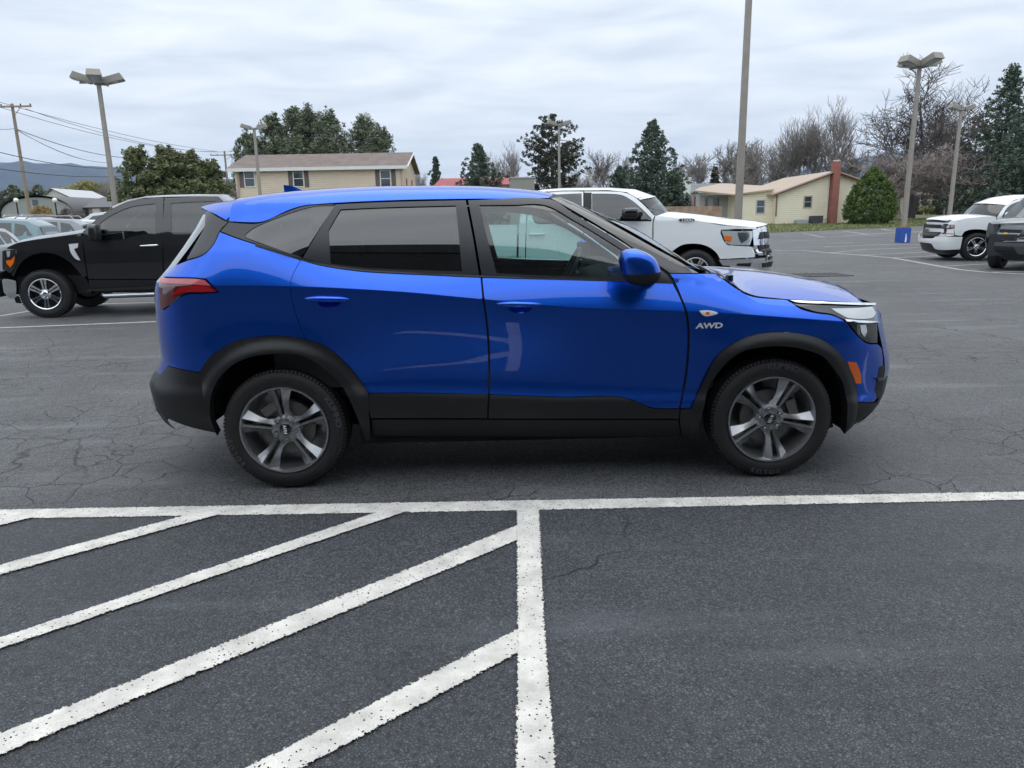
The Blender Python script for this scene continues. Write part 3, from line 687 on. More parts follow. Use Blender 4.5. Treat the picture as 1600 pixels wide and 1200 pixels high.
# ---------------------------------------------------------------- other vehicles
class Wrap(Veh):
    """body surface wrapped round the plan outline: u runs from the middle of the nose round the corner and along the side"""
    def __init__(s, name, loc, rz, d, hwid, ins, label, cat, group=None, bow=.10, cr=.26, Lg=5.8):
        Veh.__init__(s, name, loc, rz, None, label, cat, group); s.d = d; s.ins = ins
        pts = []; yc = hwid-cr; x1 = bow
        for i in range(13): y = yc*i/12; pts.append((bow*(y/yc)**2, -y))
        for i in range(1, 13):
            a = pi/2*i/12; pts.append((x1+cr*1.15*(1-cos(a)), -(yc+cr*sin(a))))
        pts.append((Lg*.5, -hwid)); pts.append((Lg, -hwid))
        s.B = pts; s.U = [0]
        for i in range(1, len(pts)): s.U.append(s.U[-1]+math.dist(pts[i-1], pts[i]))
        s.nn = []
        for i in range(len(pts)):
            a = pts[max(0, i-1)]; b = pts[min(len(pts)-1, i+1)]; l = math.dist(a, b); s.nn.append(((b[1]-a[1])/l, -(b[0]-a[0])/l))
    def base(s, u):
        if u <= 0: return (0, u*0), (-1, 0)
        for i in range(len(s.U)-1):
            if u <= s.U[i+1] or i == len(s.U)-2:
                t = (u-s.U[i])/(s.U[i+1]-s.U[i]); a, b = s.B[i], s.B[i+1]; m, n = s.nn[i], s.nn[i+1]
                q = (m[0]*(1-t)+n[0]*t, m[1]*(1-t)+n[1]*t); l = math.hypot(*q)
                return (a[0]*(1-t)+b[0]*t, a[1]*(1-t)+b[1]*t), (q[0]/l, q[1]/l)
    def plan(s, u, z):
        (x, y), (nx, ny) = s.base(u); i = s.ins(x, z, abs(nx)); return x-nx*i, min(0, y-ny*i)
    def P(s, U, z):
        u = U*s.d
        if u < 0:
            x, y = s.plan(-u, z); return Vector((x*s.d, -y, z))
        x, y = s.plan(u, z); return Vector((x*s.d, y, z))
    def uv(s, px, py):
        C, dr = ray(px, py); C = s.I@C; dr = s.I.to_3x3()@dr
        t = (-1-C.y)/dr.y; z = (C+dr*t).z
        us = np.concatenate([np.linspace(-s.U[12], s.U[-3], 150), np.linspace(s.U[-3]+.04, s.U[-1], 90)])
        for it in range(8):
            pts = np.array([s.P(u*s.d, z)[:2] for u in us]); rel = pts-np.array(C[:2]); cr = rel[:, 0]*dr.y-rel[:, 1]*dr.x
            best = None
            for i in range(len(us)-1):
                if cr[i]*cr[i+1] <= 0 and cr[i] != cr[i+1]:
                    k = cr[i]/(cr[i]-cr[i+1]); q = rel[i]*(1-k)+rel[i+1]*k; tt = (q[0]*dr.x+q[1]*dr.y)/(dr.x**2+dr.y**2)
                    if best is None or tt < best[0]: best = (tt, us[i]*(1-k)+us[i+1]*k)
            if best is None:
                i = int(np.argmin(np.abs(cr)/np.hypot(rel[:, 0], rel[:, 1]))); best = (float(rel[i]@np.array(dr[:2]))/(dr.x**2+dr.y**2), us[i])
            z = .3*z+.7*(C.z+dr.z*best[0])
        return (best[1]*s.d, z)
    def edge(s, pts, n=1):                         # photo line -> (x, halfwidth, z) for cap()
        o = []
        for p in pts:
            u, z = s.uv(*p); q = s.P(u, z); o.append((q.x, -q.y, z))
        return o
def truck_ins(zb=1.25, ztop=1.9, cab0=1.5, tum=.24):
    def f(x, z, w):
        sd = interp(z, [.2, .4, .6, .85, 1.05, zb], [.10, .03, .012, 0, .008, .03])
        fr = interp(z, [.25, .45, .55, .72, .76, 1.0, 1.15, 1.3], [.10, .02, 0, .01, .07, .085, .12, .28])
        if z > zb:
            s = (z-zb)/(ztop-zb); sd = .03+tum*(.75*s+.25*s**3) if x > cab0-.7 else .03+.5*(z-zb)
        return sd*(1-w)+fr*w
    return f
def ring_poly(cx, cy, rx, ry, a0, a1, n=16): return [(cx+rx*cos(radians(a0+(a1-a0)*i/n)), cy-ry*sin(radians(a0+(a1-a0)*i/n))) for i in range(n+1)]
def truck_wheel(root, x, y, r, rr, spokes, m, side=-1, w=.26, rot=0., twin=True):
    b = MB(); b.lathe([(rr+.01, .004), (rr+.004, -.004), (rr-.008, .0), (rr-.014, .02), (rr-.03, .15), (.05, .16)], 40, 'Y')
    o = b.build('wheel', ALLOYD, root, smooth=35); o.location = (x, y, r)
    if side > 0: o.rotation_euler = (0, 0, pi)
    t = MB(); h = r-rr
    t.lathe([(rr, .01), (rr+h*.3, -.006), (rr+h*.7, -.006), (r-.02, .01), (r, .035), (r, w-.035), (r-.02, w), (rr, w-.01)], 56, 'Y')
    for k in range(60):
        a = 2*pi*k/60; R = Matrix.Rotation(-a, 3, 'Y'); c = R@Vector((r-.018, 0, 0)); c.y = .018; t.box(c, (.03, .03, .022), R=R)
    t.build('tyre', RUB, o, smooth=45)
    s = MB()
    for k in range(spokes):
        a = rot+2*pi*k/spokes; R = Matrix.Rotation(-a, 3, 'Y')
        for off, wd in (((-.024, .038), (.024, .038)) if twin else ((0, .05),)):
            V = []
            for r_, yy, k_ in ((.05, .02, .8), (rr*.6, .012, .9), (rr-.004, .004, 1.3)):
                V += [(r_, yy+.03, (off-wd*.5)*k_), (r_, yy, (off-wd*.4)*k_), (r_, yy, (off+wd*.4)*k_), (r_, yy+.03, (off+wd*.5)*k_)]
            s.add([R@Vector(v) for v in V], [(i*4+j, i*4+(j+1) % 4, i*4+4+(j+1) % 4, i*4+4+j) for i in range(2) for j in range(4)]+[(0, 1, 2, 3)])
    s.lathe([(rr+.005, 0), (rr-.004, -.004), (rr-.016, .004), (rr-.018, .02)], 40, 'Y')
    s.lathe([(0, .0), (.035, .002), (.05, .012), (.085, .018), (.09, .05)], 24, 'Y')
    s.build('spokes', m, o, smooth=30)
    for k in range(6):
        a = rot+2*pi*(k+.5)/6; R = Matrix.Rotation(-a, 3, 'Y'); n = MB(); n.lathe([(0, -.004), (.010, 0), (.012, .02)], 8, 'Y', R@Vector((.066, 0, 0))); n.build('lug_nut', m, o)
    return o
def arch_liner(root, x, r, hw, z0):
    for sgn in (-1, 1):
        b = MB(); V = []
        for r_, h_ in ((r, hw-.03), (r, hw-.45), (0, hw-.45)):
            for k in range(21): a = pi*k/20; V.append((x+r_*cos(a), sgn*h_, z0+r_*sin(a)))
        b.add(V, [(i*21+k, i*21+k+1, (i+1)*21+k+1, (i+1)*21+k) for i in range(2) for k in range(20)]); b.build('wheel_arch_liner', WELL, root)
def face_mirror(root, c, r, m, m2, name='mirror'):
    V, F = superq((0, 0, 0), r, .45, .5, 12); V = [v+Vector(c) for v in V]
    o = MB(); o.add(V, F); o = o.build(name, m2, root, smooth=60)
    u = MB(); u.add([Vector(c)+(v-Vector(c))*1.02 for v in V], [f for f in F if sum(V[i].z for i in f)/4 > c[2]+r[2]*.05]); u.build('mirror_cap', m, o, smooth=60); return o
G_DK = glass('side_glass', (.16, .18, .19), 1.0, ior=1.9)
G_TR = glass('truck_glass', (.42, .48, .50), 1.0, ior=1.8)
# -- black pickup, left
ct = gr(77, 497); rz = radians(8); R8 = Matrix.Rotation(rz, 3, 'Z'); loc = ct-R8@Vector((.92, -.90, 0)); loc.z = 0
K = Wrap('pickup_truck', loc, rz, 1, .93, truck_ins(1.30, 1.93, 1.7), 'glossy black pickup with chrome wheels parked behind the blue suv', 'truck', 'pickup trucks on the lot')
KE = K.e; tk = dict(step=.05, gap=.004)
K.panel('fender', [(12, 386), (28, 379), (71, 372), (102, 368), (127, 365), (129, 380), (132, 405), (136.5, 432), (129, 433), (114, 415), (95, 401), (76, 395.5), (54.6, 397.6), (38, 406), (27, 420), (22, 432), (17, 430), (24, 413), (25, 391), (10, 389)], BLACKC, **tk)
DG = [(155.6, 349), (173, 337), (202, 324), (228, 319.5), (243.5, 318), (242, 364), (214, 368), (199, 372), (190, 376), (157, 375)]
K.panel('front_door', [(129.5, 363), (152, 341.5), (176, 325.5), (198, 316), (226, 310), (256, 308.5), (255, 360), (254, 396), (256, 436), (138, 436), (133, 405), (130, 380)], BLACKC, holes=[DG], **tk)
K.panel('front_door_glass', DG, G_DK, off=-.012, gap=0, step=.1)
RG = [(267, 317.5), (300, 315.5), (337, 314.5), (345, 361), (268, 362.5)]
K.panel('rear_door', [(257, 308.5), (300, 307.5), (341, 308), (352, 320), (360, 350), (361, 400), (358, 436), (257, 436)], BLACKC, holes=[RG], **tk)
K.panel('rear_door_glass', RG, G_DK, off=-.012, gap=0, step=.1)
K.panel('rocker', [(138, 437), (358, 437), (358, 455), (150, 458), (138, 452)], BLACKP, off=-.01, **tk)
K.panel('bed_side', [(362, 356), (420, 356), (468, 357), (472, 440), (362, 440)], BLACKC, **tk)
K.panel('bumper', [(6, 436), (12, 435), (27, 438), (28, 452), (27, 463), (19, 465), (9, 456)], CHROME, off=.05, step=.05)
K.panel('bumper_lower', [(22, 464), (29, 462), (34, 474), (25, 473)], BLACKP, off=.01, step=.05)
K.panel('headlamp', [(9, 391), (25, 390), (25, 413), (17, 427), (10, 423)], LAMPIN, off=.012, step=.04)
K.panel('headlamp_lens', [(11, 392), (17, 392), (16, 401), (12, 402)], LENS, off=.02, step=.03)
K.panel('turn_lamp', [(10, 407), (18, 406), (24, 400), (22, 411), (17, 418), (11, 412)], ORANGE, off=.02, step=.03)
K.panel('grille', [(4, 392), (9, 391), (9, 420), (5, 423)], MATTE, off=.01, step=.04)
K.panel('fender_vent', [(107.5, 381.5), (122.5, 380), (122, 387), (116, 389), (118.5, 394), (126, 407), (119, 405), (111, 395)], SILV, off=.012, step=.03, corner=50)
K.panel('door_moulding', [(137, 451), (255, 446), (357, 444), (357, 448), (255, 450), (137, 455)], BLACKC, off=.03, step=.05)
for hx, hy in ((233, 384), (340, 381)):
    u, z = K.uv(hx, hy); q = K.P(u, z)
    for sg in (-1, 1): b = MB(); b.tube([(q.x-.13, sg*(-q.y+.0), z), (q.x-.12, sg*(-q.y+.035), z), (q.x+.12, sg*(-q.y+.035), z+.006), (q.x+.13, sg*(-q.y), z+.006)], .016, 8); b.build('door_handle', CHROME, KE, smooth=60)
for sg in (-1, 1):
    p1 = K.on(160, 462.5, -.95); p2 = K.on(420, 452, -.95); b = MB(); b.tube([(p1.x, sg*.90, p1.z+.02), (p1.x+.05, sg*.98, p1.z), (p2.x, sg*.98, p1.z), (p2.x+.05, sg*.9, p1.z+.02)], .04, 10); b.build('running_board', DIMCHROME, KE, smooth=60)
    c = K.on(147, 364, -1.1); face_mirror(KE, (c.x, sg*1.08, c.z), (.07, .13, .13), BLACKC, MATTE)
cap('roof', KE, K.edge([(176, 325), (198, 315), (226, 309), (256, 307.5), (300, 306.5), (341, 307), (354, 320)]), [.05, .05, .05, .05, .05, .05, .05], BLACKC, power=3, shift=([-.12, -.08, -.03, 0, 0, 0, 0], 0))
cap('windscreen', KE, [(x, w, z) for x, w, z in K.edge([(129, 364), (141, 351), (152, 341.5), (164, 333), (176, 325.5)])], .02, G_TR, shift=(-.12, 0))
cap('hood', KE, K.edge([(12, 386), (28, 379), (50, 375), (71, 372), (102, 368), (129, 364)]), [.03, .06, .07, .07, .07, .08], BLACKC, power=3, shift=(-.08, 0))
cb = MB(); cb.box((3.9, 0, .85), (3.0, 1.76, .5)); cb.box((2.9, 0, .5), (5.0, 1.2, .3)); cb.box((5.3, 0, 1.1), (.1, 1.8, .5)); cb.box((2.0, .0, .95), (.5, 1.6, .5)); cb.build('underbody', CABIN, KE)
for sx, sy in ((2.5, -.4), (2.5, .4), (3.4, -.4), (3.4, .4)):
    o = MB(); V, F = superq((sx, sy, 1.25), (.1, .25, .36), .5, .5, 8); o.add(V, F); V, F = superq((sx+.02, sy, 1.66), (.06, .13, .09), .6, .6, 8); o.add(V, F); o.build('seat', CABIN, KE, smooth=60)
wk = dict(r=.385, rr=.245, spokes=6, m=CHROME, rot=pi/6)
for wx in (.92, .92+3.45):
    arch_liner(KE, wx, .68, .93, .36)
    truck_wheel(KE, wx, -.915, side=-1, **wk); truck_wheel(KE, wx, .915, side=1, **wk)
# -- white pickup behind the bonnet, right
loc = at(1086, 420, 9.95)+Matrix.Rotation(radians(-5), 3, 'Z')@Vector((1.62, .95, 0)); loc.z = 0
Rm = Wrap('pickup_truck', loc, radians(-5), -1, 1.0, truck_ins(1.36, 1.97, 1.9, .27), 'white pickup with chrome bumper standing behind the bonnet of the blue suv', 'truck', 'pickup trucks on the lot', bow=.24, cr=.48, Lg=6.4)
RE = Rm.e
Rm.panel('fender', [(1021, 347), (1024, 337), (1040, 338), (1100, 346), (1130, 352), (1182, 354.5), (1182, 358), (1150, 358), (1127, 359), (1126, 364), (1132, 378), (1138, 383), (1175, 385.5), (1178, 388), (1180, 402), (1125, 405), (1119, 395), (1105, 385), (1087, 381), (1066, 383), (1050, 393), (1044, 420), (1020, 440)], WHITEP, **tk)
FG = [(925, 302.5), (960, 303), (975, 306), (990, 315), (1005, 328), (1018, 341), (1018, 346), (925, 345.5)]
Rm.panel('front_door', [(913, 299), (960, 299), (979, 301.5), (996, 311), (1023, 337), (1020, 347), (1019, 430), (912, 430)], WHITEP, holes=[FG], **tk)
Rm.panel('front_door_glass', FG, G_DK, off=-.012, gap=0, step=.1)
Rm.panel('door_frame', [(912, 301), (924.5, 301), (924.5, 346), (912, 346)], MATTE, off=.004, step=.05)
QG = [(832, 341), (834, 326), (842, 312), (862, 305), (878, 303.5), (909, 302), (909, 348), (842, 350.5), (835, 348)]
Rm.panel('rear_door', [(823, 350), (825, 330), (830, 314), (845, 304), (870, 299.5), (911.5, 299), (911, 430), (821, 430)], WHITEP, holes=[QG], **tk)
Rm.panel('rear_door_glass', QG, G_DK, off=-.012, gap=0, step=.1)
Rm.panel('cab_corner', [(811, 352), (814, 330), (818, 312), (830, 303), (844, 303), (829, 314), (824, 330), (822, 350), (820, 430), (810, 430)], WHITEP, **tk)
Rm.panel('bed_side', [(690, 353), (750, 352), (808, 350.5), (807.5, 430), (690, 430)], WHITEP, **tk)
Rm.panel('headlamp', [(1127, 360), (1150, 361), (1178, 361), (1175, 372), (1171, 383), (1140, 382), (1133, 377)], LENS, off=.01, step=.04)
Rm.panel('headlamp_inner', [(1152, 363), (1172, 363), (1168, 373), (1158, 380), (1154, 372)], DIMCHROME, off=.02, step=.04)
Rm.panel('turn_lamp', [(1131, 368), (1143, 369), (1142, 377), (1134, 376)], ORANGE, off=.02, step=.03)
Rm.panel('grille_surround', [(1175, 359), (1187, 354), (1205, 357), (1206, 380), (1204, 399), (1184, 399), (1177, 385)], CHROME, off=.02, step=.04)
Rm.panel('grille', [(1186, 363), (1204, 362), (1204.5, 372), (1183, 374)], MATTE, off=.035, step=.03)
Rm.panel('grille_lower', [(1182, 383), (1204, 382), (1203, 395), (1187, 394)], MATTE, off=.035, step=.03)
Rm.panel('bumper', [(1122, 405.5), (1180, 403.5), (1206, 399), (1208, 404), (1206, 420), (1196, 420), (1185, 420), (1180, 418), (1128, 414)], CHROME, off=.05, step=.05)
Rm.panel('fog_lamp_recess', [(1150, 411), (1172, 410), (1170, 416), (1150, 415)], MATTE, off=.056, step=.04)
Rm.panel('bumper_recess', [(1187, 410), (1205, 407), (1204, 415), (1187, 417)], MATTE, off=.056, step=.04)
cap('roof', RE, Rm.edge([(830, 303), (849, 299.5), (878, 297.5), (913, 297), (950, 297), (979, 300), (1000, 312)]), .065, WHITEP, power=3, shift=([0, 0, 0, 0, .05, .22, .38], 0))
cap('windscreen', RE, Rm.edge([(996, 309), (1008, 320), (1023, 336)]), [.05, .03, .0], G_TR, shift=(.40, 0), power=2.6)
cap('hood', RE, Rm.edge([(1023, 338), (1060, 341), (1100, 346.5), (1140, 352), (1175, 354.5), (1184, 355)]), [.10, .125, .14, .135, .10, .06], WHITEP, power=3, shift=([.0, .0, .02, .08, .22, .32], 0))
V, F = text_geo('1500', .085, .003); c = Rm.uv(1073, 343.5); VV = []
Rm.panel('hood_badge', [(1060, 343.5), (1063, 341.8), (1083, 341.5), (1086, 343.5), (1083, 345.5), (1063, 346)], MATTE, off=.014, step=.04)
q = Rm.P(*c); mk('badge_text', [(q.x+v.x*1.3, q.y-.03, q.z-.03+v.y) for v in V], F, SILV, RE)
V, F = text_geo('BIG HORN', .10, .002); q = Rm.P(*Rm.uv(796, 403)); mk('badge_text', [(q.x+v.x, q.y-.008, q.z-.03+v.y) for v in V], F, mat('grey_letter', (.35, .35, .36), .4), RE)
for (hx, hy) in ((839, 366), (938, 364)):
    q = Rm.P(*Rm.uv(hx, hy))
    for sg in (-1, 1): b = MB(); b.tube([(q.x-.13, sg*(-q.y), q.z), (q.x-.12, sg*(-q.y+.035), q.z), (q.x+.12, sg*(-q.y+.035), q.z), (q.x+.13, sg*(-q.y), q.z)], .018, 8); b.build('door_handle', WHITEP, RE, smooth=60)
c = Rm.on(985, 333, -1.2)
for sg in (-1, 1):
    face_mirror(RE, (c.x, sg*1.17, c.z), (.15, .13, .095), GLOSS, MATTE); b = MB(); b.box((c.x+.16, sg*1.05, c.z-.02), (.14, .2, .07)); b.build('mirror_arm', MATTE, RE)
b = MB(); p = Rm.edge([(1021, 337)])[0]; b.tube([(p[0]+.25, -.5, p[2]+.07), (p[0]-.1, -.7, p[2]+.16), (p[0]-.35, -.75, p[2]+.35)], .015, 6); b.build('wiper', MATTE, RE)
cb = MB(); cb.box((-4.6, 0, .85), (3.2, 1.86, .5)); cb.box((-3.5, 0, .5), (5.2, 1.2, .3)); cb.box((-2.65, 0, 1.0), (.5, 1.7, .45)); cb.build('underbody', CABIN, RE)
for sx, sy in ((-3.35, -.4), (-3.35, .4), (-4.25, -.4), (-4.25, .4)):
    o = MB(); V, F = superq((sx, sy, 1.28), (.1, .25, .34), .5, .5, 8); o.add(V, F); V, F = superq((sx-.02, sy, 1.68), (.06, .13, .09), .6, .6, 8); o.add(V, F); o.build('seat', CABIN, RE, smooth=60)
for wx in (-1.62, -1.62-3.6):
    arch_liner(RE, wx, .58, 1.0, .42)
    truck_wheel(RE, wx, -.98, .40, .25, 6, CHROME, -1); truck_wheel(RE, wx, .98, .40, .25, 6, CHROME, 1)
# -- white pickup, three quarter view, right
ct = gr(1523, 407.5); rz = radians(-8); Rz = Matrix.Rotation(rz, 3, 'Z'); loc = ct-Rz@Vector((.95, -.93, 0)); loc.z = T(ct.x, ct.y)
Q = Wrap('pickup_truck', loc, rz, 1, .96, truck_ins(1.28, 1.86, 1.9, .26), 'white pickup with twin black grille bars nosing out at the right edge', 'truck', 'pickup trucks on the lot', bow=.10, cr=.22)
QE = Q.e; tq = dict(step=.06, gap=.004)
Q.panel('fender', [(1491, 345), (1510, 341), (1535, 339), (1557, 339), (1557, 372), (1550, 376), (1549, 366), (1544, 360.5), (1530, 358.5), (1516, 359), (1507, 362), (1502.5, 369), (1492, 367.5), (1491, 358)], WHITEP, **tq)
SG = [(1565, 340), (1571, 328), (1581, 319), (1600, 313), (1625, 311), (1625, 338)]
Q.panel('front_door', [(1558, 339), (1563, 331), (1572, 320), (1585, 313), (1600, 309), (1630, 308), (1630, 385), (1558, 385)], WHITEP, holes=[SG], **tq)
Q.panel('front_door_glass', SG, G_DK, off=-.012, gap=0, step=.1)
Q.panel('rear_door', [(1631, 308), (1680, 309), (1690, 340), (1690, 385), (1631, 385)], WHITEP, **tq)
Q.panel('bed_side', [(1691, 340), (1765, 340), (1765, 385), (1691, 385)], WHITEP, **tq)
for nm, pl, m_, of in (('nose', [(1441, 347), (1460, 346.5), (1491, 345), (1491, 368), (1470, 369), (1441, 366), (1440, 356)], WHITEP, 0),
        ('grille', [(1441.5, 350), (1471, 351), (1472.5, 357), (1442, 355)], MATTE, .02), ('grille_lower', [(1441, 361), (1470.6, 362.5), (1465, 370), (1442, 367.5)], MATTE, .02),
        ('headlamp', [(1472, 351), (1491.5, 351), (1491.5, 356), (1486, 358), (1473, 357.5)], LAMPIN, .015), ('headlamp_lens', [(1481, 352.5), (1485, 352.5), (1483, 356.5), (1478, 356.5)], LENS, .022),
        ('turn_lamp', [(1486, 352), (1491, 352), (1490, 355.5), (1486, 355)], mat('pale_orange', (.75, .30, .2), .2), .022), ('marker_lamp', [(1472, 363), (1490, 365), (1490, 366.5), (1472, 366)], RED, .02),
        ('hood_lip', [(1446, 344.5), (1486, 344), (1482, 347.5), (1469, 347.5)], MATTE, .012),
        ('bumper', [(1435, 365), (1441, 370), (1462, 372.5), (1467, 369.5), (1502, 369.5), (1498, 388), (1466, 387.5), (1460, 380), (1437, 376)], WHITEP, .09),
        ('bumper_lower', [(1437, 378), (1460, 381.5), (1466, 388.5), (1497.5, 389), (1495, 397), (1470, 397), (1441, 390)], BLACKP, .03),
        ('emblem', [(1445, 359), (1449, 357.5), (1452, 358.5), (1452, 360.5), (1449, 361), (1446, 360.5)], mat('dark_gold', (.25, .18, .08), .3, .8), .03)):
    Q.panel(nm, pl, m_, off=of, both=False, step=.06, gap=.002, corner=45)
cap('roof', QE, Q.edge([(1572, 320), (1585, 312), (1600, 308.5), (1640, 307.5), (1680, 309)]), [.06, .08, .09, .09, .09], WHITEP, power=2.6, shift=([-.38, -.2, -.08, 0, 0], 0))
cap('windscreen', QE, Q.edge([(1557, 338), (1564, 329), (1572, 320)]), .03, G_TR, shift=(-.38, 0), power=2.4)
cap('hood', QE, Q.edge([(1482, 346), (1491, 345), (1510, 341), (1535, 339), (1557, 338.5)]), [.06, .09, .10, .09, .07], WHITEP, power=3, shift=([-.2, -.2, -.1, -.05, -.2], 0))
c = Q.on(1580, 337, -1.15)
for sg in (-1, 1): face_mirror(QE, (c.x, sg*1.12, c.z), (.10, .17, .10), WHITEP, MATTE)
b = MB(); V, F = superq((2.75, 0, 1.90), (.12, .05, .05), .7, .7, 8); b.add(V, F); b.build('roof_aerial', MATTE, QE)
cb = MB(); cb.box((3.9, 0, .85), (3.0, 1.8, .5)); cb.box((2.9, 0, .5), (5.0, 1.2, .3)); cb.box((2.0, 0, .95), (.5, 1.6, .5)); cb.box((.35, 0, .8), (.4, 1.5, .5)); cb.build('underbody', CABIN, QE)
for wx in (.95, .95+3.6):
    arch_liner(QE, wx, .56, .96, .40)
    truck_wheel(QE, wx, -.945, .395, .26, 5, CHROME, -1, rot=.9); truck_wheel(QE, wx, .945, .395, .26, 5, CHROME, 1)
for sg in (-1, 1): b = MB(); b.box((1.45, sg*.86, .42), (.03, .26, .42)); b.build('mud_flap', MATTE, QE)
# -- dark grey pickup, cut by the right edge
GREYP = paint('grey_paint', (.19, .20, .21), .5, .35, False)
loc = gr(1585, 420); loc = loc+Vector((.55, 1.0, 0)); rz = radians(38)
loc = at(1557, 385, 13.6); loc.z = 0
O = Wrap('pickup_truck', loc+Matrix.Rotation(rz, 3, 'Z')@Vector((0, -.55, 0)), rz, 1, .92, truck_ins(1.2, 1.75, 1.8, .24), 'grey pickup with a gold grille emblem, cut off by the right edge', 'truck', 'pickup trucks on the lot', bow=.10, cr=.22)
OE = O.e
for nm, pl, m_, of in (('nose', [(1562, 356), (1575, 351), (1600, 349), (1640, 349), (1640, 378), (1558, 378), (1557, 368)], GREYP, 0), ('grille', [(1562, 358), (1598, 359), (1594, 364), (1562, 363)], MATTE, .02),
        ('grille_lower', [(1561, 369), (1591, 370), (1588, 376), (1563, 375)], MATTE, .02), ('grille_bar', [(1560, 364), (1596, 364.5), (1592, 368), (1560, 368)], DIMCHROME, .03), ('headlamp', [(1596, 361), (1610, 359), (1610, 374), (1592, 374)], LAMPIN, .02),
        ('emblem', [(1568, 365.5), (1570, 363.5), (1574, 363), (1577, 364), (1576, 367), (1572, 368.5), (1569, 368)], GOLD, .045),
        ('bumper', [(1557, 378), (1590, 379.5), (1640, 378), (1640, 396), (1592, 396), (1588, 390), (1556, 389), (1555, 384)], mat('bumper_grey', (.06, .065, .07), .35), .06), ('bumper_slot', [(1556, 384), (1586, 385.5), (1588, 389), (1556, 388)], MATTE, .068),
        ('bumper_lower', [(1556, 390), (1588, 391), (1594, 397), (1640, 397), (1640, 408), (1600, 408), (1575, 406), (1563, 400)], BLACKP, .04)):
    O.panel(nm, pl, m_, off=of, both=False, step=.06, gap=.002, corner=45)
O.panel('fender', [(1.15, .62), (1.9, .62), (1.9, 1.18), (1.0, 1.12), (.98, .65)], GREYP, pix=False, **tq)
O.panel('cab_side', [(1.9, .35), (4.2, .35), (4.2, 1.2), (3.9, 1.70), (2.6, 1.72), (1.92, 1.2)], GREYP, pix=False, **tq)
O.panel('bed_side', [(4.22, .45), (5.6, .45), (5.6, 1.15), (4.22, 1.18)], GREYP, pix=False, **tq)
def oedge(l): return [(lambda q: (q.x, -q.y, q.z))(O.P(a, b)) for a, b in l]
cap('hood', OE, oedge([(.82, 1.08), (1.0, 1.12), (1.4, 1.16), (1.92, 1.2)]), [.03, .06, .07, .05], GREYP, power=3, shift=([-.18, -.15, -.05, -.1], 0))
cap('windscreen', OE, oedge([(1.92, 1.2), (2.25, 1.46), (2.6, 1.72)]), .03, G_TR, shift=(-.25, 0))
cap('roof', OE, oedge([(2.6, 1.72), (3.2, 1.74), (3.9, 1.70), (4.2, 1.2)]), .04, GREYP)
b = MB(); b.box((.3, 0, .6), (.5, 1.5, .5)); b.box((3, 0, .5), (4.6, 1.2, .3)); b.build('underbody', CABIN, OE)
for wx in (.92, 4.1): truck_wheel(OE, wx, -.90, .385, .23, 5, ALLOY, -1); truck_wheel(OE, wx, .90, .385, .23, 5, ALLOY, 1)
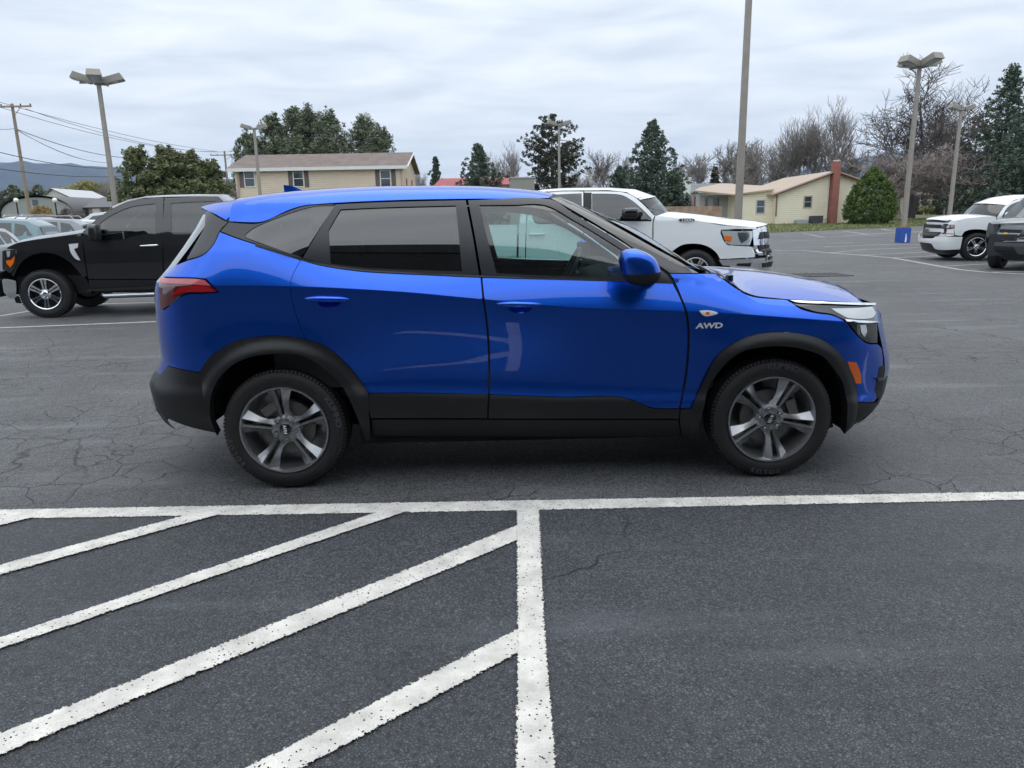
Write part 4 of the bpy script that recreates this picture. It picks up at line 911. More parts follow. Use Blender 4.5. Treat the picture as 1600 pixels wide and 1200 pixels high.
# ---------------------------------------------------------------- far parked cars
def far_car(loc, rz, m, label, L_=4.6, H=1.68, hw=.90, rack=False, cat='car', group='cars parked at the back of the lot', wagon=True):
    """front towards local -x; lofted body, glass and lamps as parts"""
    e = empty('parked_car', loc, rz, label, cat, group); k = L_/4.6; h = H/1.68
    # stations: x, z bottom, half width bottom, z belt, hw belt, z top, hw top
    tail = 4.35 if wagon else 3.75
    st_ = [(0, .42, .55, .62, .60, .66, .5), (.06, .3, .74, .72, .76, .78, .66), (.35, .25, .84, .86, .86, .93, .74), (.9, .24, .88, .94, .89, 1.01, .78), (1.35, .24, .9, .98, .9, 1.06, .80), (1.9, .24, .9, 1.0, .9, 1.42, .70), (2.25, .24, .9, 1.02, .9, 1.60, .64), (3.0, .24, .9, 1.04, .9, 1.68, .62), (tail-.3, .24, .9, 1.07, .9, 1.62, .62), (tail, .26, .88, 1.09, .87, 1.45 if wagon else 1.5, .64), (4.5, .30, .82, 1.05, .80, 1.10, .72), (4.6, .42, .70, .8, .72, .92, .62)]
    V = []; F = []
    for x, zb_, wb_, zm, wm, zt_, wt_ in st_:
        s = hw/.9; sec = [(wb_*.8, zb_), (wb_, zb_+.12), (wm*1.0, zm*.72), (wm, zm), (wt_+(wm-wt_)*.30, zm+(zt_-zm)*.68), (wt_, zt_-.03), (wt_*.6, zt_+.015)]
        ring = [(x*k, -a*s, b*h) for a, b in sec]+[(x*k, a*s, b*h) for a, b in reversed(sec)]
        V += ring
    n = 14
    for i in range(len(st_)-1):
        for j in range(n): F.append((i*n+j, (i+1)*n+j, (i+1)*n+(j+1) % n, i*n+(j+1) % n))
    F.append(tuple(range(n))); F.append(tuple(reversed(range((len(st_)-1)*n, len(st_)*n))))
    b = MB(); b.add(V, F); body = b.build('body', m, e, smooth=28)
    def sec(x, f):                                 # point on the glasshouse side
        X = [q[0] for q in st_]; g = lambda i: interp(x, X, [q[i] for q in st_]); wm, wt_, zm, zt_ = g(4), g(6), g(3), g(5)
        if f < .68: a = f/.68; w = wm+(wt_+(wm-wt_)*.30-wm)*a; z = zm+(zt_-zm)*f
        else: a = (f-.68)/.32; w = (wt_+(wm-wt_)*.30)*(1-a)+wt_*a; z = (zm+(zt_-zm)*.68)*(1-a)+(zt_-.03)*a
        return x*k, (w+.008)*hw/.9, z*h
    for a, c in ((((1.62, .12), (2.35, .86)), ((2.86, .12), (2.86, .88))), (((2.95, .12), (2.95, .88)), ((3.65, .14), (3.62, .86))), (((3.74, .16), (3.72, .85)), ((tail-.12, .22), (tail-.35, .76)))):
        for sg in (-1, 1):
            V = [];
            for i in range(5):
                f = i/4
                for (x_, f_), (x2, f2) in ((a[0], a[1]), (c[0], c[1])):
                    xx = x_*(1-f)+x2*f; ff = f_*(1-f)+f2*f; p = sec(xx, ff); V.append((p[0], sg*p[1], p[2]))
            b = MB(); b.add(V, [(2*i, 2*i+1, 2*i+3, 2*i+2) for i in range(4)]); b.build('side_window', G_FAR, e)
    ws_ = [sec(x, .06+.80*min(1, (x-1.42)/.8)) for x in (1.45, 1.7, 2.0, 2.22)]
    V = []
    for p, x0_ in zip(ws_, (1.38, 1.55, 1.87, 2.16)):
        X = [q[0] for q in st_]; zt_ = interp(x0_, X, [q[5] for q in st_])*h; wt_ = interp(x0_, X, [q[6] for q in st_])*hw/.9*.97
        V += [(x0_*k, -wt_, zt_+.004), (x0_*k-.01, 0, zt_+.035), (x0_*k, wt_, zt_+.004)]
    b = MB(); b.add(V, [(3*i+j, 3*i+j+1, 3*i+4+j, 3*i+3+j) for i in range(3) for j in range(2)]); b.build('windscreen', G_FAR, e)
    b = MB(); b.add([(tail*k+.03, -.56*hw/.9, 1.42*h), (tail*k+.03, .56*hw/.9, 1.42*h), (4.5*k-.02, .66*hw/.9, 1.14*h), (4.5*k-.02, -.66*hw/.9, 1.14*h)], [(0, 1, 2, 3)]); b.build('rear_window', G_FAR, e)
    for sg in (-1, 1):
        b = MB(); b.box((4.50*k, sg*.70*hw/.9, .95*h), (.14, .22, .16)); b.build('tail_lamp', RED, e)
        b = MB(); b.box((.16*k, sg*.66*hw/.9, .72*h), (.2, .26, .10)); b.build('headlamp', LENS, e)
        b = MB(); b.box((1.8*k, sg*1.0*hw/.9, 1.06*h), (.12, .18, .12)); b.build('door_mirror', m, e)
        if rack: b = MB(); b.tube([(2.3*k, sg*.55, 1.66*h), (2.4*k, sg*.55, 1.74*h), (4.0*k, sg*.55, 1.74*h), (4.1*k, sg*.55, 1.64*h)], .02, 6); b.build('roof_rail', DIMCHROME, e)
        for wx in (.85, 3.72):
            b = MB(); b.lathe([(.0, .01), (.2, .0), (.22, .01), (.33, .0), (.335, .03), (.335, .2), (0, .2)], 24, 'Y', (0, 0, 0)); w_ = b.build('wheel', RUB, e, smooth=35); w_.location = (wx*k, sg*.90*hw/.9, .335); w_.rotation_euler = (0, 0, 0 if sg < 0 else pi)
            c = MB(); c.lathe([(0, -.012), (.19, -.006), (.2, .02)], 16, 'Y'); c.build('rim', ALLOY, w_)
    b = MB(); b.box((.02*k, 0, .62*h), (.06, 1.0, .14)); b.build('grille', MATTE, e)
    return e
G_FAR = mat('far_glass', (.03, .035, .04), .06, 0, .6)
TEAL = paint('teal_paint', (.11, .19, .215), .3, .35, False); GRY = paint('mid_grey_paint', (.17, .19, .21), .5, .35, False)
SLV = paint('silver_paint', (.42, .44, .46), .5, .35, False); WHT = paint('plain_white_paint', (.75, .77, .78), 0, .4, False)
REDC = paint('red_paint', (.25, .02, .025), 0, .4, False); NAVY = paint('navy_paint', (.02, .03, .05), .3, .35, False)
def far_at(px, py, Y, rz, *a, **k):                # px,py marks the roof centre; the ground there gives its height
    p = at(px, py, Y); g = Vector((p.x, Y, T(p.x, Y))); L_ = k.get('L_', 4.6)
    g = g-Matrix.Rotation(rz, 3, 'Z')@Vector((L_*.62, 0, 0)); g.z = T(g.x, g.y); return far_car(g, rz, *a, **k)
far_at(-8, 348, 19.5, radians(8), TEAL, 'teal suv at the left edge behind the black pickup bonnet', H=1.72)
far_at(60, 348, 22.5, radians(15), GRY, 'mid grey suv between the teal suv and the silver hatchback', H=1.74, rack=True)
far_at(97, 347, 26, radians(70), SLV, 'silver hatchback turned away, rear window showing above the black bonnet', H=1.66, L_=4.3)
far_at(120, 346, 28, radians(35), WHT, 'low white crossover behind the silver hatchback', H=1.66)
far_at(34, 337, 34, radians(75), WHT, 'white suv with silver roof rails, tail towards us, behind the teal suv', H=1.82, rack=True)
far_at(166, 334, 33, radians(20), SLV, 'pale silver suv seen over the black pickup windscreen', H=1.9)
far_at(-78, 366, 15.5, radians(85), SLV, 'silver hatchback cut by the left edge in front of the teal suv', H=1.5, L_=4.2)
far_at(205, 343, 30, radians(10), WHT, 'white suv glimpsed through the windows of the black pickup', H=1.7)
far_at(1520, 311, 86, radians(8), NAVY, 'dark blue suv in the driveway of the far right house', H=1.75, group='cars by the far houses')
far_at(1392, 312, 88, radians(60), NAVY, 'dark car under the bare tree behind the round bush', H=1.6, group='cars by the far houses')
# ---------------------------------------------------------------- ground
def asphalt(name, c0, c1, cracks, grain=1.0, stain=(.035, .036, .04)):
    m = bpy.data.materials.new(name); m.use_nodes = True; t = m.node_tree; b = t.nodes['Principled BSDF']
    g = N(t, 'ShaderNodeTexCoord')
    def noise(sc, det=4., rg=.6, dis=0.): n = N(t, 'ShaderNodeTexNoise', Scale=sc, Detail=det, Roughness=rg, Distortion=dis); L(t, g.outputs['Object'], n.inputs['Vector']); return n.outputs['Fac']
    def rng(v, a, b_, c, d): r = N(t, 'ShaderNodeMapRange'); L(t, v, r.inputs[0]); [r.inputs.__getitem__(i+1).__setattr__('default_value', x) for i, x in enumerate((a, b_, c, d))]; return r.outputs[0]
    def mix(f, a, b_, bl='MIX'):
        x = N(t, 'ShaderNodeMix', data_type='RGBA', blend_type=bl)
        for k, v in ((0, f), (6, a), (7, b_)):
            if isinstance(v, (int, float)): x.inputs[k].default_value = v if k == 0 else (v, v, v, 1)
            elif isinstance(v, tuple): x.inputs[k].default_value = (*v, 1)
            else: L(t, v, x.inputs[k])
        return x.outputs[2]
    def math_(op, a, b_):
        x = N(t, 'ShaderNodeMath', operation=op)
        for k, v in ((0, a), (1, b_)):
            if isinstance(v, (int, float)): x.inputs[k].default_value = v
            else: L(t, v, x.inputs[k])
        return x.outputs[0]
    big = rng(noise(.35, 5.), .35, .65, 0, 1); col = mix(big, c0, c1)
    col = mix(rng(noise(2.6, 6., .65), .25, .75, .72, 1.28), 0., 0.) if False else mix(1., col, rng(noise(2.6, 6., .7), .25, .75, .78, 1.22), 'MULTIPLY')
    col = mix(1., col, rng(noise(26., 5., .75), .3, .7, .72, 1.30), 'MULTIPLY')
    vo = N(t, 'ShaderNodeTexVoronoi', Scale=125.0*grain); L(t, g.outputs['Object'], vo.inputs['Vector'])
    spk = rng(vo.outputs['Distance'], .0, .62, 1.75, .32); col = mix(1., col, spk, 'MULTIPLY')
    sx = N(t, 'ShaderNodeSeparateColor'); L(t, vo.outputs['Color'], sx.inputs[0])
    li = math_('GREATER_THAN', sx.outputs[0], .965); col = mix(math_('MULTIPLY', li, .16), col, (.42, .40, .37))
    dk = math_('GREATER_THAN', sx.outputs[1], .82); col = mix(math_('MULTIPLY', dk, .5), col, (.012, .012, .014))
    # dark stains and scuffed lighter streaks
    col = mix(rng(noise(.9, 3., .5, .6), .66, .80, 0, .55), col, stain)
    mpn = N(t, 'ShaderNodeMapping'); L(t, g.outputs['Object'], mpn.inputs[0]); mpn.inputs['Scale'].default_value = (.22, 1.7, 1); mpn.inputs['Rotation'].default_value = (0, 0, .1)
    sn = N(t, 'ShaderNodeTexNoise', Scale=1.6, Detail=5.0, Roughness=.6); L(t, mpn.outputs[0], sn.inputs['Vector'])
    col = mix(rng(sn.outputs['Fac'], .55, .78, 0, .30), col, tuple(min(1, x*2.0) for x in c1))
    hgt = math_('SUBTRACT', 1., rng(vo.outputs['Distance'], 0, .6, 0, 1))
    wn = N(t, 'ShaderNodeTexNoise', Scale=3.0, Detail=3.0); L(t, g.outputs['Object'], wn.inputs['Vector'])
    wv = N(t, 'ShaderNodeMix', data_type='RGBA', blend_type='ADD'); wv.inputs[0].default_value = .22; L(t, g.outputs['Object'], wv.inputs[6]); L(t, wn.outputs['Color'], wv.inputs[7])
    for sc, th, lo, hi, ms in cracks:
        cv = N(t, 'ShaderNodeTexVoronoi', Scale=sc, feature='DISTANCE_TO_EDGE'); L(t, wv.outputs[2], cv.inputs['Vector'])
        k = math_('MULTIPLY', rng(cv.outputs['Distance'], 0, th, 1, 0), rng(noise(ms, 2.), lo, hi, 0, 1))
        col = mix(math_('MULTIPLY', k, .85), col, (.010, .010, .011)); hgt = math_('SUBTRACT', hgt, math_('MULTIPLY', k, 1.5))
    L(t, col, b.inputs['Base Color']); b.inputs['Roughness'].default_value = .62; b.inputs['Specular IOR Level'].default_value = .55
    bb = N(t, 'ShaderNodeBump', Strength=1.0, Distance=.008); L(t, hgt, bb.inputs['Height']); L(t, bb.outputs[0], b.inputs['Normal'])
    return m
OLD = asphalt('old_asphalt', (.150, .156, .164), (.205, .210, .216), [(.45, .006, .50, .62, .35), (3.4, .016, .45, .56, .45)])
NEW = asphalt('new_asphalt', (.080, .090, .104), (.108, .118, .132), [(.40, .0028, .56, .66, .5)], grain=.85)
GRS = mat('grass_soil', (.115, .125, .045), .95, var=.35, vscale=.8)
def sheet(name, m, xs, ys, dz, kind='structure'):
    V = [(x, y, T(x, y)+dz) for y in ys for x in xs]; n = len(xs)
    return tag(mk(name, V, [(j*n+i, j*n+i+1, (j+1)*n+i+1, (j+1)*n+i) for j in range(len(ys)-1) for i in range(n-1)], m), kind=kind)
YS = [-0.272, 4, 10, 16, 20]+[20+3.3*i for i in range(1, 11)]
sheet('ground', GRS, [-3500, -300, -60, 0, 60, 300, 3500], [-400, -60, -30, -.3, 10]+[20+3.3*i for i in range(11)]+[56+4*i for i in range(18)]+[200, 500, 1500, 7000], -.03)
def poly_sheet(name, m, pts, dz, kind='structure', uv=None):
    return tag(mk(name, [(p[0], p[1], T(p[0], p[1])+dz) for p in pts], [tuple(range(len(pts)))], m, uv=uv), kind=kind)
# lot outline: one strip per row so that it follows the rise
def lot_x(y):                                     # right hand limit of the lot
    return 200 if y < 36 else None
V = []; F = []
ga, gb = gr(1200, 364), gr(1440, 353.5)
def far_y(x): return ga.y if x < ga.x else ga.y+(gb.y-ga.y)*(x-ga.x)/(gb.x-ga.x)
XS = [-120, -40, -10, 5, ga.x, 20, 25, gb.x, 38, 60, 90]
ROW = 16
for j in range(ROW+1):
    for x in XS:
        yf = min(far_y(x), 62); y = -.272+(20+.272)*min(1, j/4) if j <= 4 else 20+(yf-20)*(j-4)/(ROW-4); V.append((x, y, T(x, y)))
n = len(XS); F = [(j*n+i, j*n+i+1, (j+1)*n+i+1, (j+1)*n+i) for j in range(ROW) for i in range(n-1)]
tag(mk('parking_lot', V, F, OLD), kind='structure')
sheet('parking_bay', NEW, [-120, 0, 90], [-24, -12, -.272], 0)
# road marking paint, worn through at pits and along the edges
def paint_mat(name, col, wear):
    m = bpy.data.materials.new(name); m.use_nodes = True; t = m.node_tree; b = t.nodes['Principled BSDF']; o = t.nodes['Material Output']
    g = N(t, 'ShaderNodeTexCoord'); b.inputs['Roughness'].default_value = .65
    n = N(t, 'ShaderNodeTexNoise', Scale=7.0, Detail=6.0, Roughness=.7); L(t, g.outputs['Object'], n.inputs['Vector'])
    r = N(t, 'ShaderNodeMapRange'); L(t, n.outputs['Fac'], r.inputs[0]); r.inputs[1].default_value = .3; r.inputs[2].default_value = .7; r.inputs[3].default_value = .64; r.inputs[4].default_value = 1.14
    mx_ = N(t, 'ShaderNodeMix', data_type='RGBA', blend_type='MULTIPLY'); mx_.inputs[0].default_value = 1; mx_.inputs[6].default_value = (*col, 1); L(t, r.outputs[0], mx_.inputs[7]); L(t, mx_.outputs[2], b.inputs['Base Color'])
    v = N(t, 'ShaderNodeTexVoronoi', Scale=190.0); L(t, g.outputs['Object'], v.inputs['Vector'])
    bb = N(t, 'ShaderNodeBump', Strength=.7, Distance=.004); bb.invert = True; L(t, v.outputs['Distance'], bb.inputs['Height']); L(t, bb.outputs[0], b.inputs['Normal'])
    sc = N(t, 'ShaderNodeSeparateColor'); L(t, v.outputs['Color'], sc.inputs[0])
    n2 = N(t, 'ShaderNodeTexNoise', Scale=1.3, Detail=4.0, Roughness=.6); L(t, g.outputs['Object'], n2.inputs['Vector'])
    def mth(op, a, c):
        x = N(t, 'ShaderNodeMath', operation=op)
        for k, q in ((0, a), (1, c)):
            if isinstance(q, (int, float)): x.inputs[k].default_value = q
            else: L(t, q, x.inputs[k])
        return x.outputs[0]
    th = mth('ADD', mth('MULTIPLY', n2.outputs['Fac'], wear), .02)
    spots = mth('LESS_THAN', sc.outputs[0], mth('MULTIPLY', th, th))
    uvn = N(t, 'ShaderNodeSeparateXYZ'); L(t, g.outputs['UV'], uvn.inputs[0])
    ed = mth('MINIMUM', uvn.outputs[0], mth('SUBTRACT', 1., uvn.outputs[0]))
    n3 = N(t, 'ShaderNodeTexNoise', Scale=75.0, Detail=4.0, Roughness=.75); L(t, g.outputs['Object'], n3.inputs['Vector'])
    edge = mth('LESS_THAN', ed, mth('MULTIPLY', mth('SUBTRACT', n3.outputs['Fac'], .33), .38))
    hole = mth('MAXIMUM', spots, edge)
    tr = N(t, 'ShaderNodeBsdfTransparent'); ms = N(t, 'ShaderNodeMixShader'); L(t, hole, ms.inputs[0]); L(t, b.outputs[0], ms.inputs[1]); L(t, tr.outputs[0], ms.inputs[2]); L(t, ms.outputs[0], o.inputs[0])
    return m
LP = paint_mat('line_paint', (.74, .715, .66), .28); LP2 = paint_mat('old_line_paint', (.62, .61, .57), .75)
def strip(A, B, m=LP, dz=.004, name='road_marking'):
    a = [gr(*p) for p in A]; b = [gr(*p) for p in B]; V = []; uv = []
    for p, q in zip(a, b):
        d = (q-p); d.z = 0; d = d.normalized()*.008; p = p-d; q = q+d
        for k, w in ((p, 0), (q, 1)): V.append((k.x, k.y, T(k.x, k.y)+dz)); uv.append((w, 0))
    return tag(mk(name, V, [(2*i, 2*i+2, 2*i+3, 2*i+1) for i in range(len(A)-1)], m, uv=uv), kind='structure')
strip([(-300, 802.5), (0, 797), (640, 786), (800, 783), (1270, 775), (1600, 769), (2700, 749)], [(-300, 817.5), (0, 811.5), (640, 801.5), (800, 798.5), (1270, 788.5), (1600, 782), (2700, 760.3)])
strip([(-200, 857), (15, 809.5)], [(-200, 873), (58, 809)], dz=.0085)
strip([(-300, 968), (0, 885), (296, 805.5)], [(-300, 987), (0, 900), (348, 804.5)], dz=.0085)
strip([(-300, 1105), (0, 1000), (598, 799.5)], [(-300, 1124), (0, 1016), (640, 799.5)], dz=.0085)
strip([(-300, 1274), (0, 1150), (812, 821)], [(-300, 1312), (0, 1183), (812, 845)], dz=.0085)
strip([(200, 1305), (392, 1200), (812, 984)], [(260, 1320), (478, 1200), (812, 1022)], dz=.0085)
strip([(808, 799), (810, 1000), (807, 1200), (803, 1400)], [(842, 798), (851, 1000), (867, 1200), (885, 1400)], dz=.013)
def line(pts, w=.10, m=LP2, ext=0):
    P = [gr(*p) for p in pts]; V = []; uv = []
    for i, p in enumerate(P):
        d = P[min(i+1, len(P)-1)]-P[max(i-1, 0)]; n_ = Vector((-d.y, d.x, 0)).normalized()*w/2
        for k, s_ in ((p-n_, 0), (p+n_, 1)): V.append((k.x, k.y, T(k.x, k.y)+.004+ext)); uv.append((s_, 0))
    return tag(mk('road_marking', V, [(2*i, 2*i+2, 2*i+3, 2*i+1) for i in range(len(P)-1)], m, uv=uv), kind='structure')
line([(-60, 515), (240, 503), (430, 495.5)]); line([(-80, 502), (0, 494), (45, 486.5), (90, 480)]); line([(120, 476), (240, 473), (430, 466)])
line([(1195, 391.5), (1250, 391), (1300, 395.5), (1350, 399), (1397, 403.5), (1440, 411), (1470, 416.5), (1500, 421.5), (1540, 425.5), (1600, 428.5), (1660, 430.5)], .13)
line([(1473, 416.5), (1530, 413.5), (1600, 410.5), (1640, 409)], ext=.004); line([(1545, 426), (1600, 424.5), (1650, 423.5)], ext=.004)
line([(1288, 386), (1400, 381.5), (1437, 383)]); line([(1297, 395.3), (1355, 390), (1437, 387)], ext=.004); line([(1340, 399), (1400, 396.3), (1470, 393)], ext=.004); line([(1394, 403.2), (1457, 400.2), (1500, 398)], ext=.004)
line([(1254, 364.5), (1289, 371), (1330, 368), (1380, 364.5), (1425, 362.5), (1480, 360)]); line([(1316, 361), (1357, 366.5)], ext=.004); line([(1377, 358), (1390, 360.5), (1420, 362.4)], ext=.004)
line([(960, 421), (1200, 428), (1250, 428.5)], .05, LP2)
dg = gr(1272, 430); b = MB()
for i in range(9): b.box((dg.x-.6+.15*i, dg.y, .012), (.05, .75, .018))
b.box((dg.x, dg.y-.42, .012), (1.45, .08, .02)); b.box((dg.x, dg.y+.42, .012), (1.45, .08, .02)); b.box((dg.x-.71, dg.y, .012), (.06, .76, .02)); b.box((dg.x+.71, dg.y, .012), (.06, .76, .02))
tag(b.build('drain_grate', mat('cast_iron', (.10, .10, .10), .6)), 'flat iron drain grate set in the asphalt beyond the blue bonnet', 'drain')
# concrete street beyond the right lawn
a = [gr(1440, 341.5), gr(1600, 341), gr(1600, 337.5), gr(1440, 338.5)]
poly_sheet('street', mat('street_concrete', (.28, .28, .26), .9, var=.1), [(a[0].x-12, a[0].y), (a[1].x+40, a[0].y+4), (a[1].x+46, a[0].y+11), (a[0].x-12, a[0].y+7)], .004)
# grass blades on the lawn
rnd = random.Random(3); V = []; F = []
for i in range(26000):
    x = rnd.uniform(12, 52); yf = far_y(x); y = yf+rnd.random()**1.4*20-.1
    h = rnd.uniform(.03, .09); a = rnd.uniform(0, 6.28); w = rnd.uniform(.015, .05); z = T(x, y)-.03; k = len(V)
    V += [(x-w*cos(a), y-w*sin(a), z), (x+w*cos(a), y+w*sin(a), z), (x+rnd.uniform(-.04, .04), y+rnd.uniform(-.04, .04), z+h)]; F.append((k, k+1, k+2))
def leafmat(name, cols, rough=.6, sc=1.2):
    m = bpy.data.materials.new(name); m.use_nodes = True; t = m.node_tree; b = t.nodes['Principled BSDF']; b.inputs['Roughness'].default_value = rough; b.inputs['Specular IOR Level'].default_value = .25
    g = N(t, 'ShaderNodeNewGeometry'); tc_ = N(t, 'ShaderNodeTexCoord'); n = N(t, 'ShaderNodeTexNoise', Scale=sc, Detail=2.0); L(t, tc_.outputs['Object'], n.inputs['Vector'])
    a = N(t, 'ShaderNodeMath', operation='ADD'); L(t, g.outputs['Random Per Island'], a.inputs[0]); L(t, n.outputs['Fac'], a.inputs[1])
    d = N(t, 'ShaderNodeMath', operation='MULTIPLY'); L(t, a.outputs[0], d.inputs[0]); d.inputs[1].default_value = .5
    r = t.nodes.new('ShaderNodeValToRGB'); L(t, d.outputs[0], r.inputs[0]); e = r.color_ramp.elements
    e[0].position = .15; e[0].color = (*cols[0], 1); e[1].position = .85; e[1].color = (*cols[-1], 1)
    for i, c in enumerate(cols[1:-1]): x = e.new(.15+.7*(i+1)/(len(cols)-1)); x.color = (*c, 1)
    L(t, r.outputs[0], b.inputs['Base Color']); return m
tag(mk('grass', V, F, leafmat('grass_blade', [(.10, .125, .045), (.14, .165, .06), (.20, .19, .09)], .8)), kind='stuff')
# ---------------------------------------------------------------- hills
rnd = random.Random(5)
def hill_h(az):                                   # elevation in degrees by azimuth (deg, right of straight ahead)
    return .80*interp(az, [-75, -42, -39, -37.2, -35, -31.5, -28, -24, -18, -10, 0, 12, 20, 24, 27.5, 31, 35, 45, 70], [3.2, 3.6, 3.4, 4.0, 5.1, 5.2, 5.0, 4.6, 3.8, 3.0, 2.4, 2.6, 3.2, 4.2, 5.0, 4.8, 4.5, 4.2, 3.5])
V = []; F = []; NA = 240; rows = [(2300, -.02), (2600, .25), (2900, .55), (3200, .85), (3450, 1.0), (3700, .93), (4100, .5), (4500, -.02)]
for i in range(NA+1):
    az = -80+160*i/NA; H = math.tan(radians(hill_h(az)))*3450*(1+.012*sin(az*2.3)+.01*sin(az*5.1+1)+rnd.uniform(-.006, .006))
    for R_, f in rows: V.append((R_*sin(radians(az)), R_*cos(radians(az)), H*(f+(.04*sin(az*1.7+R_*.01)+rnd.uniform(-.02, .02))*(0 < f < .99))))
n = len(rows); F = [(i*n+j, (i+1)*n+j, (i+1)*n+j+1, i*n+j+1) for i in range(NA) for j in range(n-1)]
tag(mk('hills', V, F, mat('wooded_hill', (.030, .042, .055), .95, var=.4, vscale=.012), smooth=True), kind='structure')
# ---------------------------------------------------------------- lamp posts
BRZ = mat('post_bronze', (.30, .27, .235), .5, .2, var=.12, vscale=3); LENSF = mat('lamp_lens', (.35, .37, .38), .15, 0, .5); BRD = mat('head_bronze', (.27, .25, .21), .45, .1)
def lamp_post(px0, px1, Y, w, heads, label, scale=1., base=False, top=None):
    p1 = at(*px1, Y); gz = T(p1.x, Y); e = empty('lamp_post', (p1.x, Y, gz), 0, label, 'lamp post', 'lamp posts around the lot'); H = (top or p1.z)-gz
    b = MB(); V = []
    for z, k in ((0, 1), (H, .72)):
        for sx, sy in ((-1, -1), (1, -1), (1, 1), (-1, 1)): V.append((sx*w/2*k, sy*w/2*k, z))
    b.add(V, [(0, 1, 5, 4), (1, 2, 6, 5), (2, 3, 7, 6), (3, 0, 4, 7), (4, 5, 6, 7)]); b.build('pole', BRZ, e)
    b = MB(); b.box((0, 0, .03), (w*2, w*2, .04)); b.build('base_plate', BRZ, e)
    if heads:
        s = scale; b = MB(); b.box((0, 0, H+.05*s), (.42*s, .42*s, .16*s)); b.tube([(-.95*s, 0, H+.03*s), (.95*s, 0, H+.03*s)], .045*s, 6)
        if heads == 4: b.tube([(0, -.7*s, H+.03*s), (0, .95*s, H+.03*s)], .045*s, 6)
        b.build('bracket', BRZ, e)
        hd = [(1, 0, 0), (-1, 0, 0)]+([(0, 1, 0), (0, -1, 0)] if heads == 4 else [])
        for i, (sx, sy, _) in enumerate(hd):
            d = Vector((sx, sy, 0)); d = Matrix.Rotation(radians(18 if heads == 4 else 8), 3, 'Z')@d; a = atan2(d.y, d.x)
            R = Matrix.Rotation(a, 3, 'Z')@Matrix.Rotation(radians(-14), 3, 'Y'); c = Vector((0, 0, H+.24*s))+d*.72*s
            L2, W2, H2 = .95*s, .66*s, .34*s; P8 = [(-L2/2, -W2/2*.8, -H2/2), (L2/2, -W2/2, -H2/2), (L2/2, W2/2, -H2/2), (-L2/2, W2/2*.8, -H2/2), (-L2/2, -W2/2*.8, H2/2*.7), (L2/2*.8, -W2/2*.9, H2/2), (L2/2*.8, W2/2*.9, H2/2), (-L2/2, W2/2*.8, H2/2*.7)]
            b = MB(); b.add([c+R@Vector(v) for v in P8], [(3, 2, 1, 0), (0, 1, 5, 4), (1, 2, 6, 5), (2, 3, 7, 6), (3, 0, 4, 7), (4, 5, 6, 7)]); h = b.build('lamp_head', BRD, e)
            b = MB(); b.box(c+R@Vector((0, 0, -H2/2-.012)), (L2*.8, W2*.7, .02), R=R); b.build('lens', LENSF, h)
            b = MB(); b.tube([Vector((0, 0, H+.05*s))+d*.45*s, c+R@Vector((-.1, 0, -H2/2))], .04*s, 6); b.build('knuckle', BRZ, h)
    if base:
        hb = gr(1411, 358); b = MB(); bh = .62; b.box((0, 0, bh/2), (.44, .44, bh)); bb_ = b.build('concrete_base', mat('blue_base_paint', (.015, .075, .36), .55, var=.12, vscale=5), e)
        b = MB(); b.box((0, 0, bh+.03), (.34, .34, .06)); b.build('base_collar', mat('rusty_collar', (.30, .12, .08), .7), e)
        b = MB(); b.prism([(-.02, .02), (.05, .02), (.06, .18), (.035, .3), (.03, .38), (0, .38), (-.01, .25)], -.226, -.2215); b.build('paint_drip', mat('white_drip', (.75, .75, .75), .6), bb_)
    return e
lamp_post(None, (154, 130), 27, .175, 4, 'tall square lamp post with four heads above the black pickup', .78)
lamp_post(None, (1437, 104), 28, .175, 4, 'tall lamp post with four heads standing on the blue base', .78, base=True)
lamp_post(None, (1169, 20), 18.2, .19, 4, 'thick tan lamp post rising out of the top of the picture', top=9.2)
lamp_post(None, (397, 202), 41, .18, 2, 'thin lamp post with two heads in front of the long cream building', .62)
lamp_post(None, (873.5, 196), 42, .17, 2, 'slim lamp post with two heads in front of the ragged dark evergreen', .62)
lamp_post(None, (1502, 172), 38, .18, 2, 'lamp post with two heads between the bare oak and the tall spruce', .62)
# globe lamps by the arched shed
for (gx, gy, Y, lb) in ((25, 313, 52, 'left one of two white globe lamps in front of the arched shed'), (85.5, 313, 52, 'right one of two white globe lamps in front of the arched shed')):
    p = at(gx, gy, Y); gz = T(p.x, Y); e = empty('globe_lamp', (p.x, Y, gz), 0, lb, 'lamp post', 'globe lamps'); b = MB(); b.tube([(0, 0, 0), (0, 0, p.z-gz-.15)], .05, 8); b.build('pole', MATTE, e, smooth=60)
    V, F = superq((0, 0, p.z-gz), (.17, .17, .17), 1, 1, 10); b = MB(); b.add(V, F); b.build('globe', mat('globe_white', (.85, .83, .75), .4), e, smooth=60)
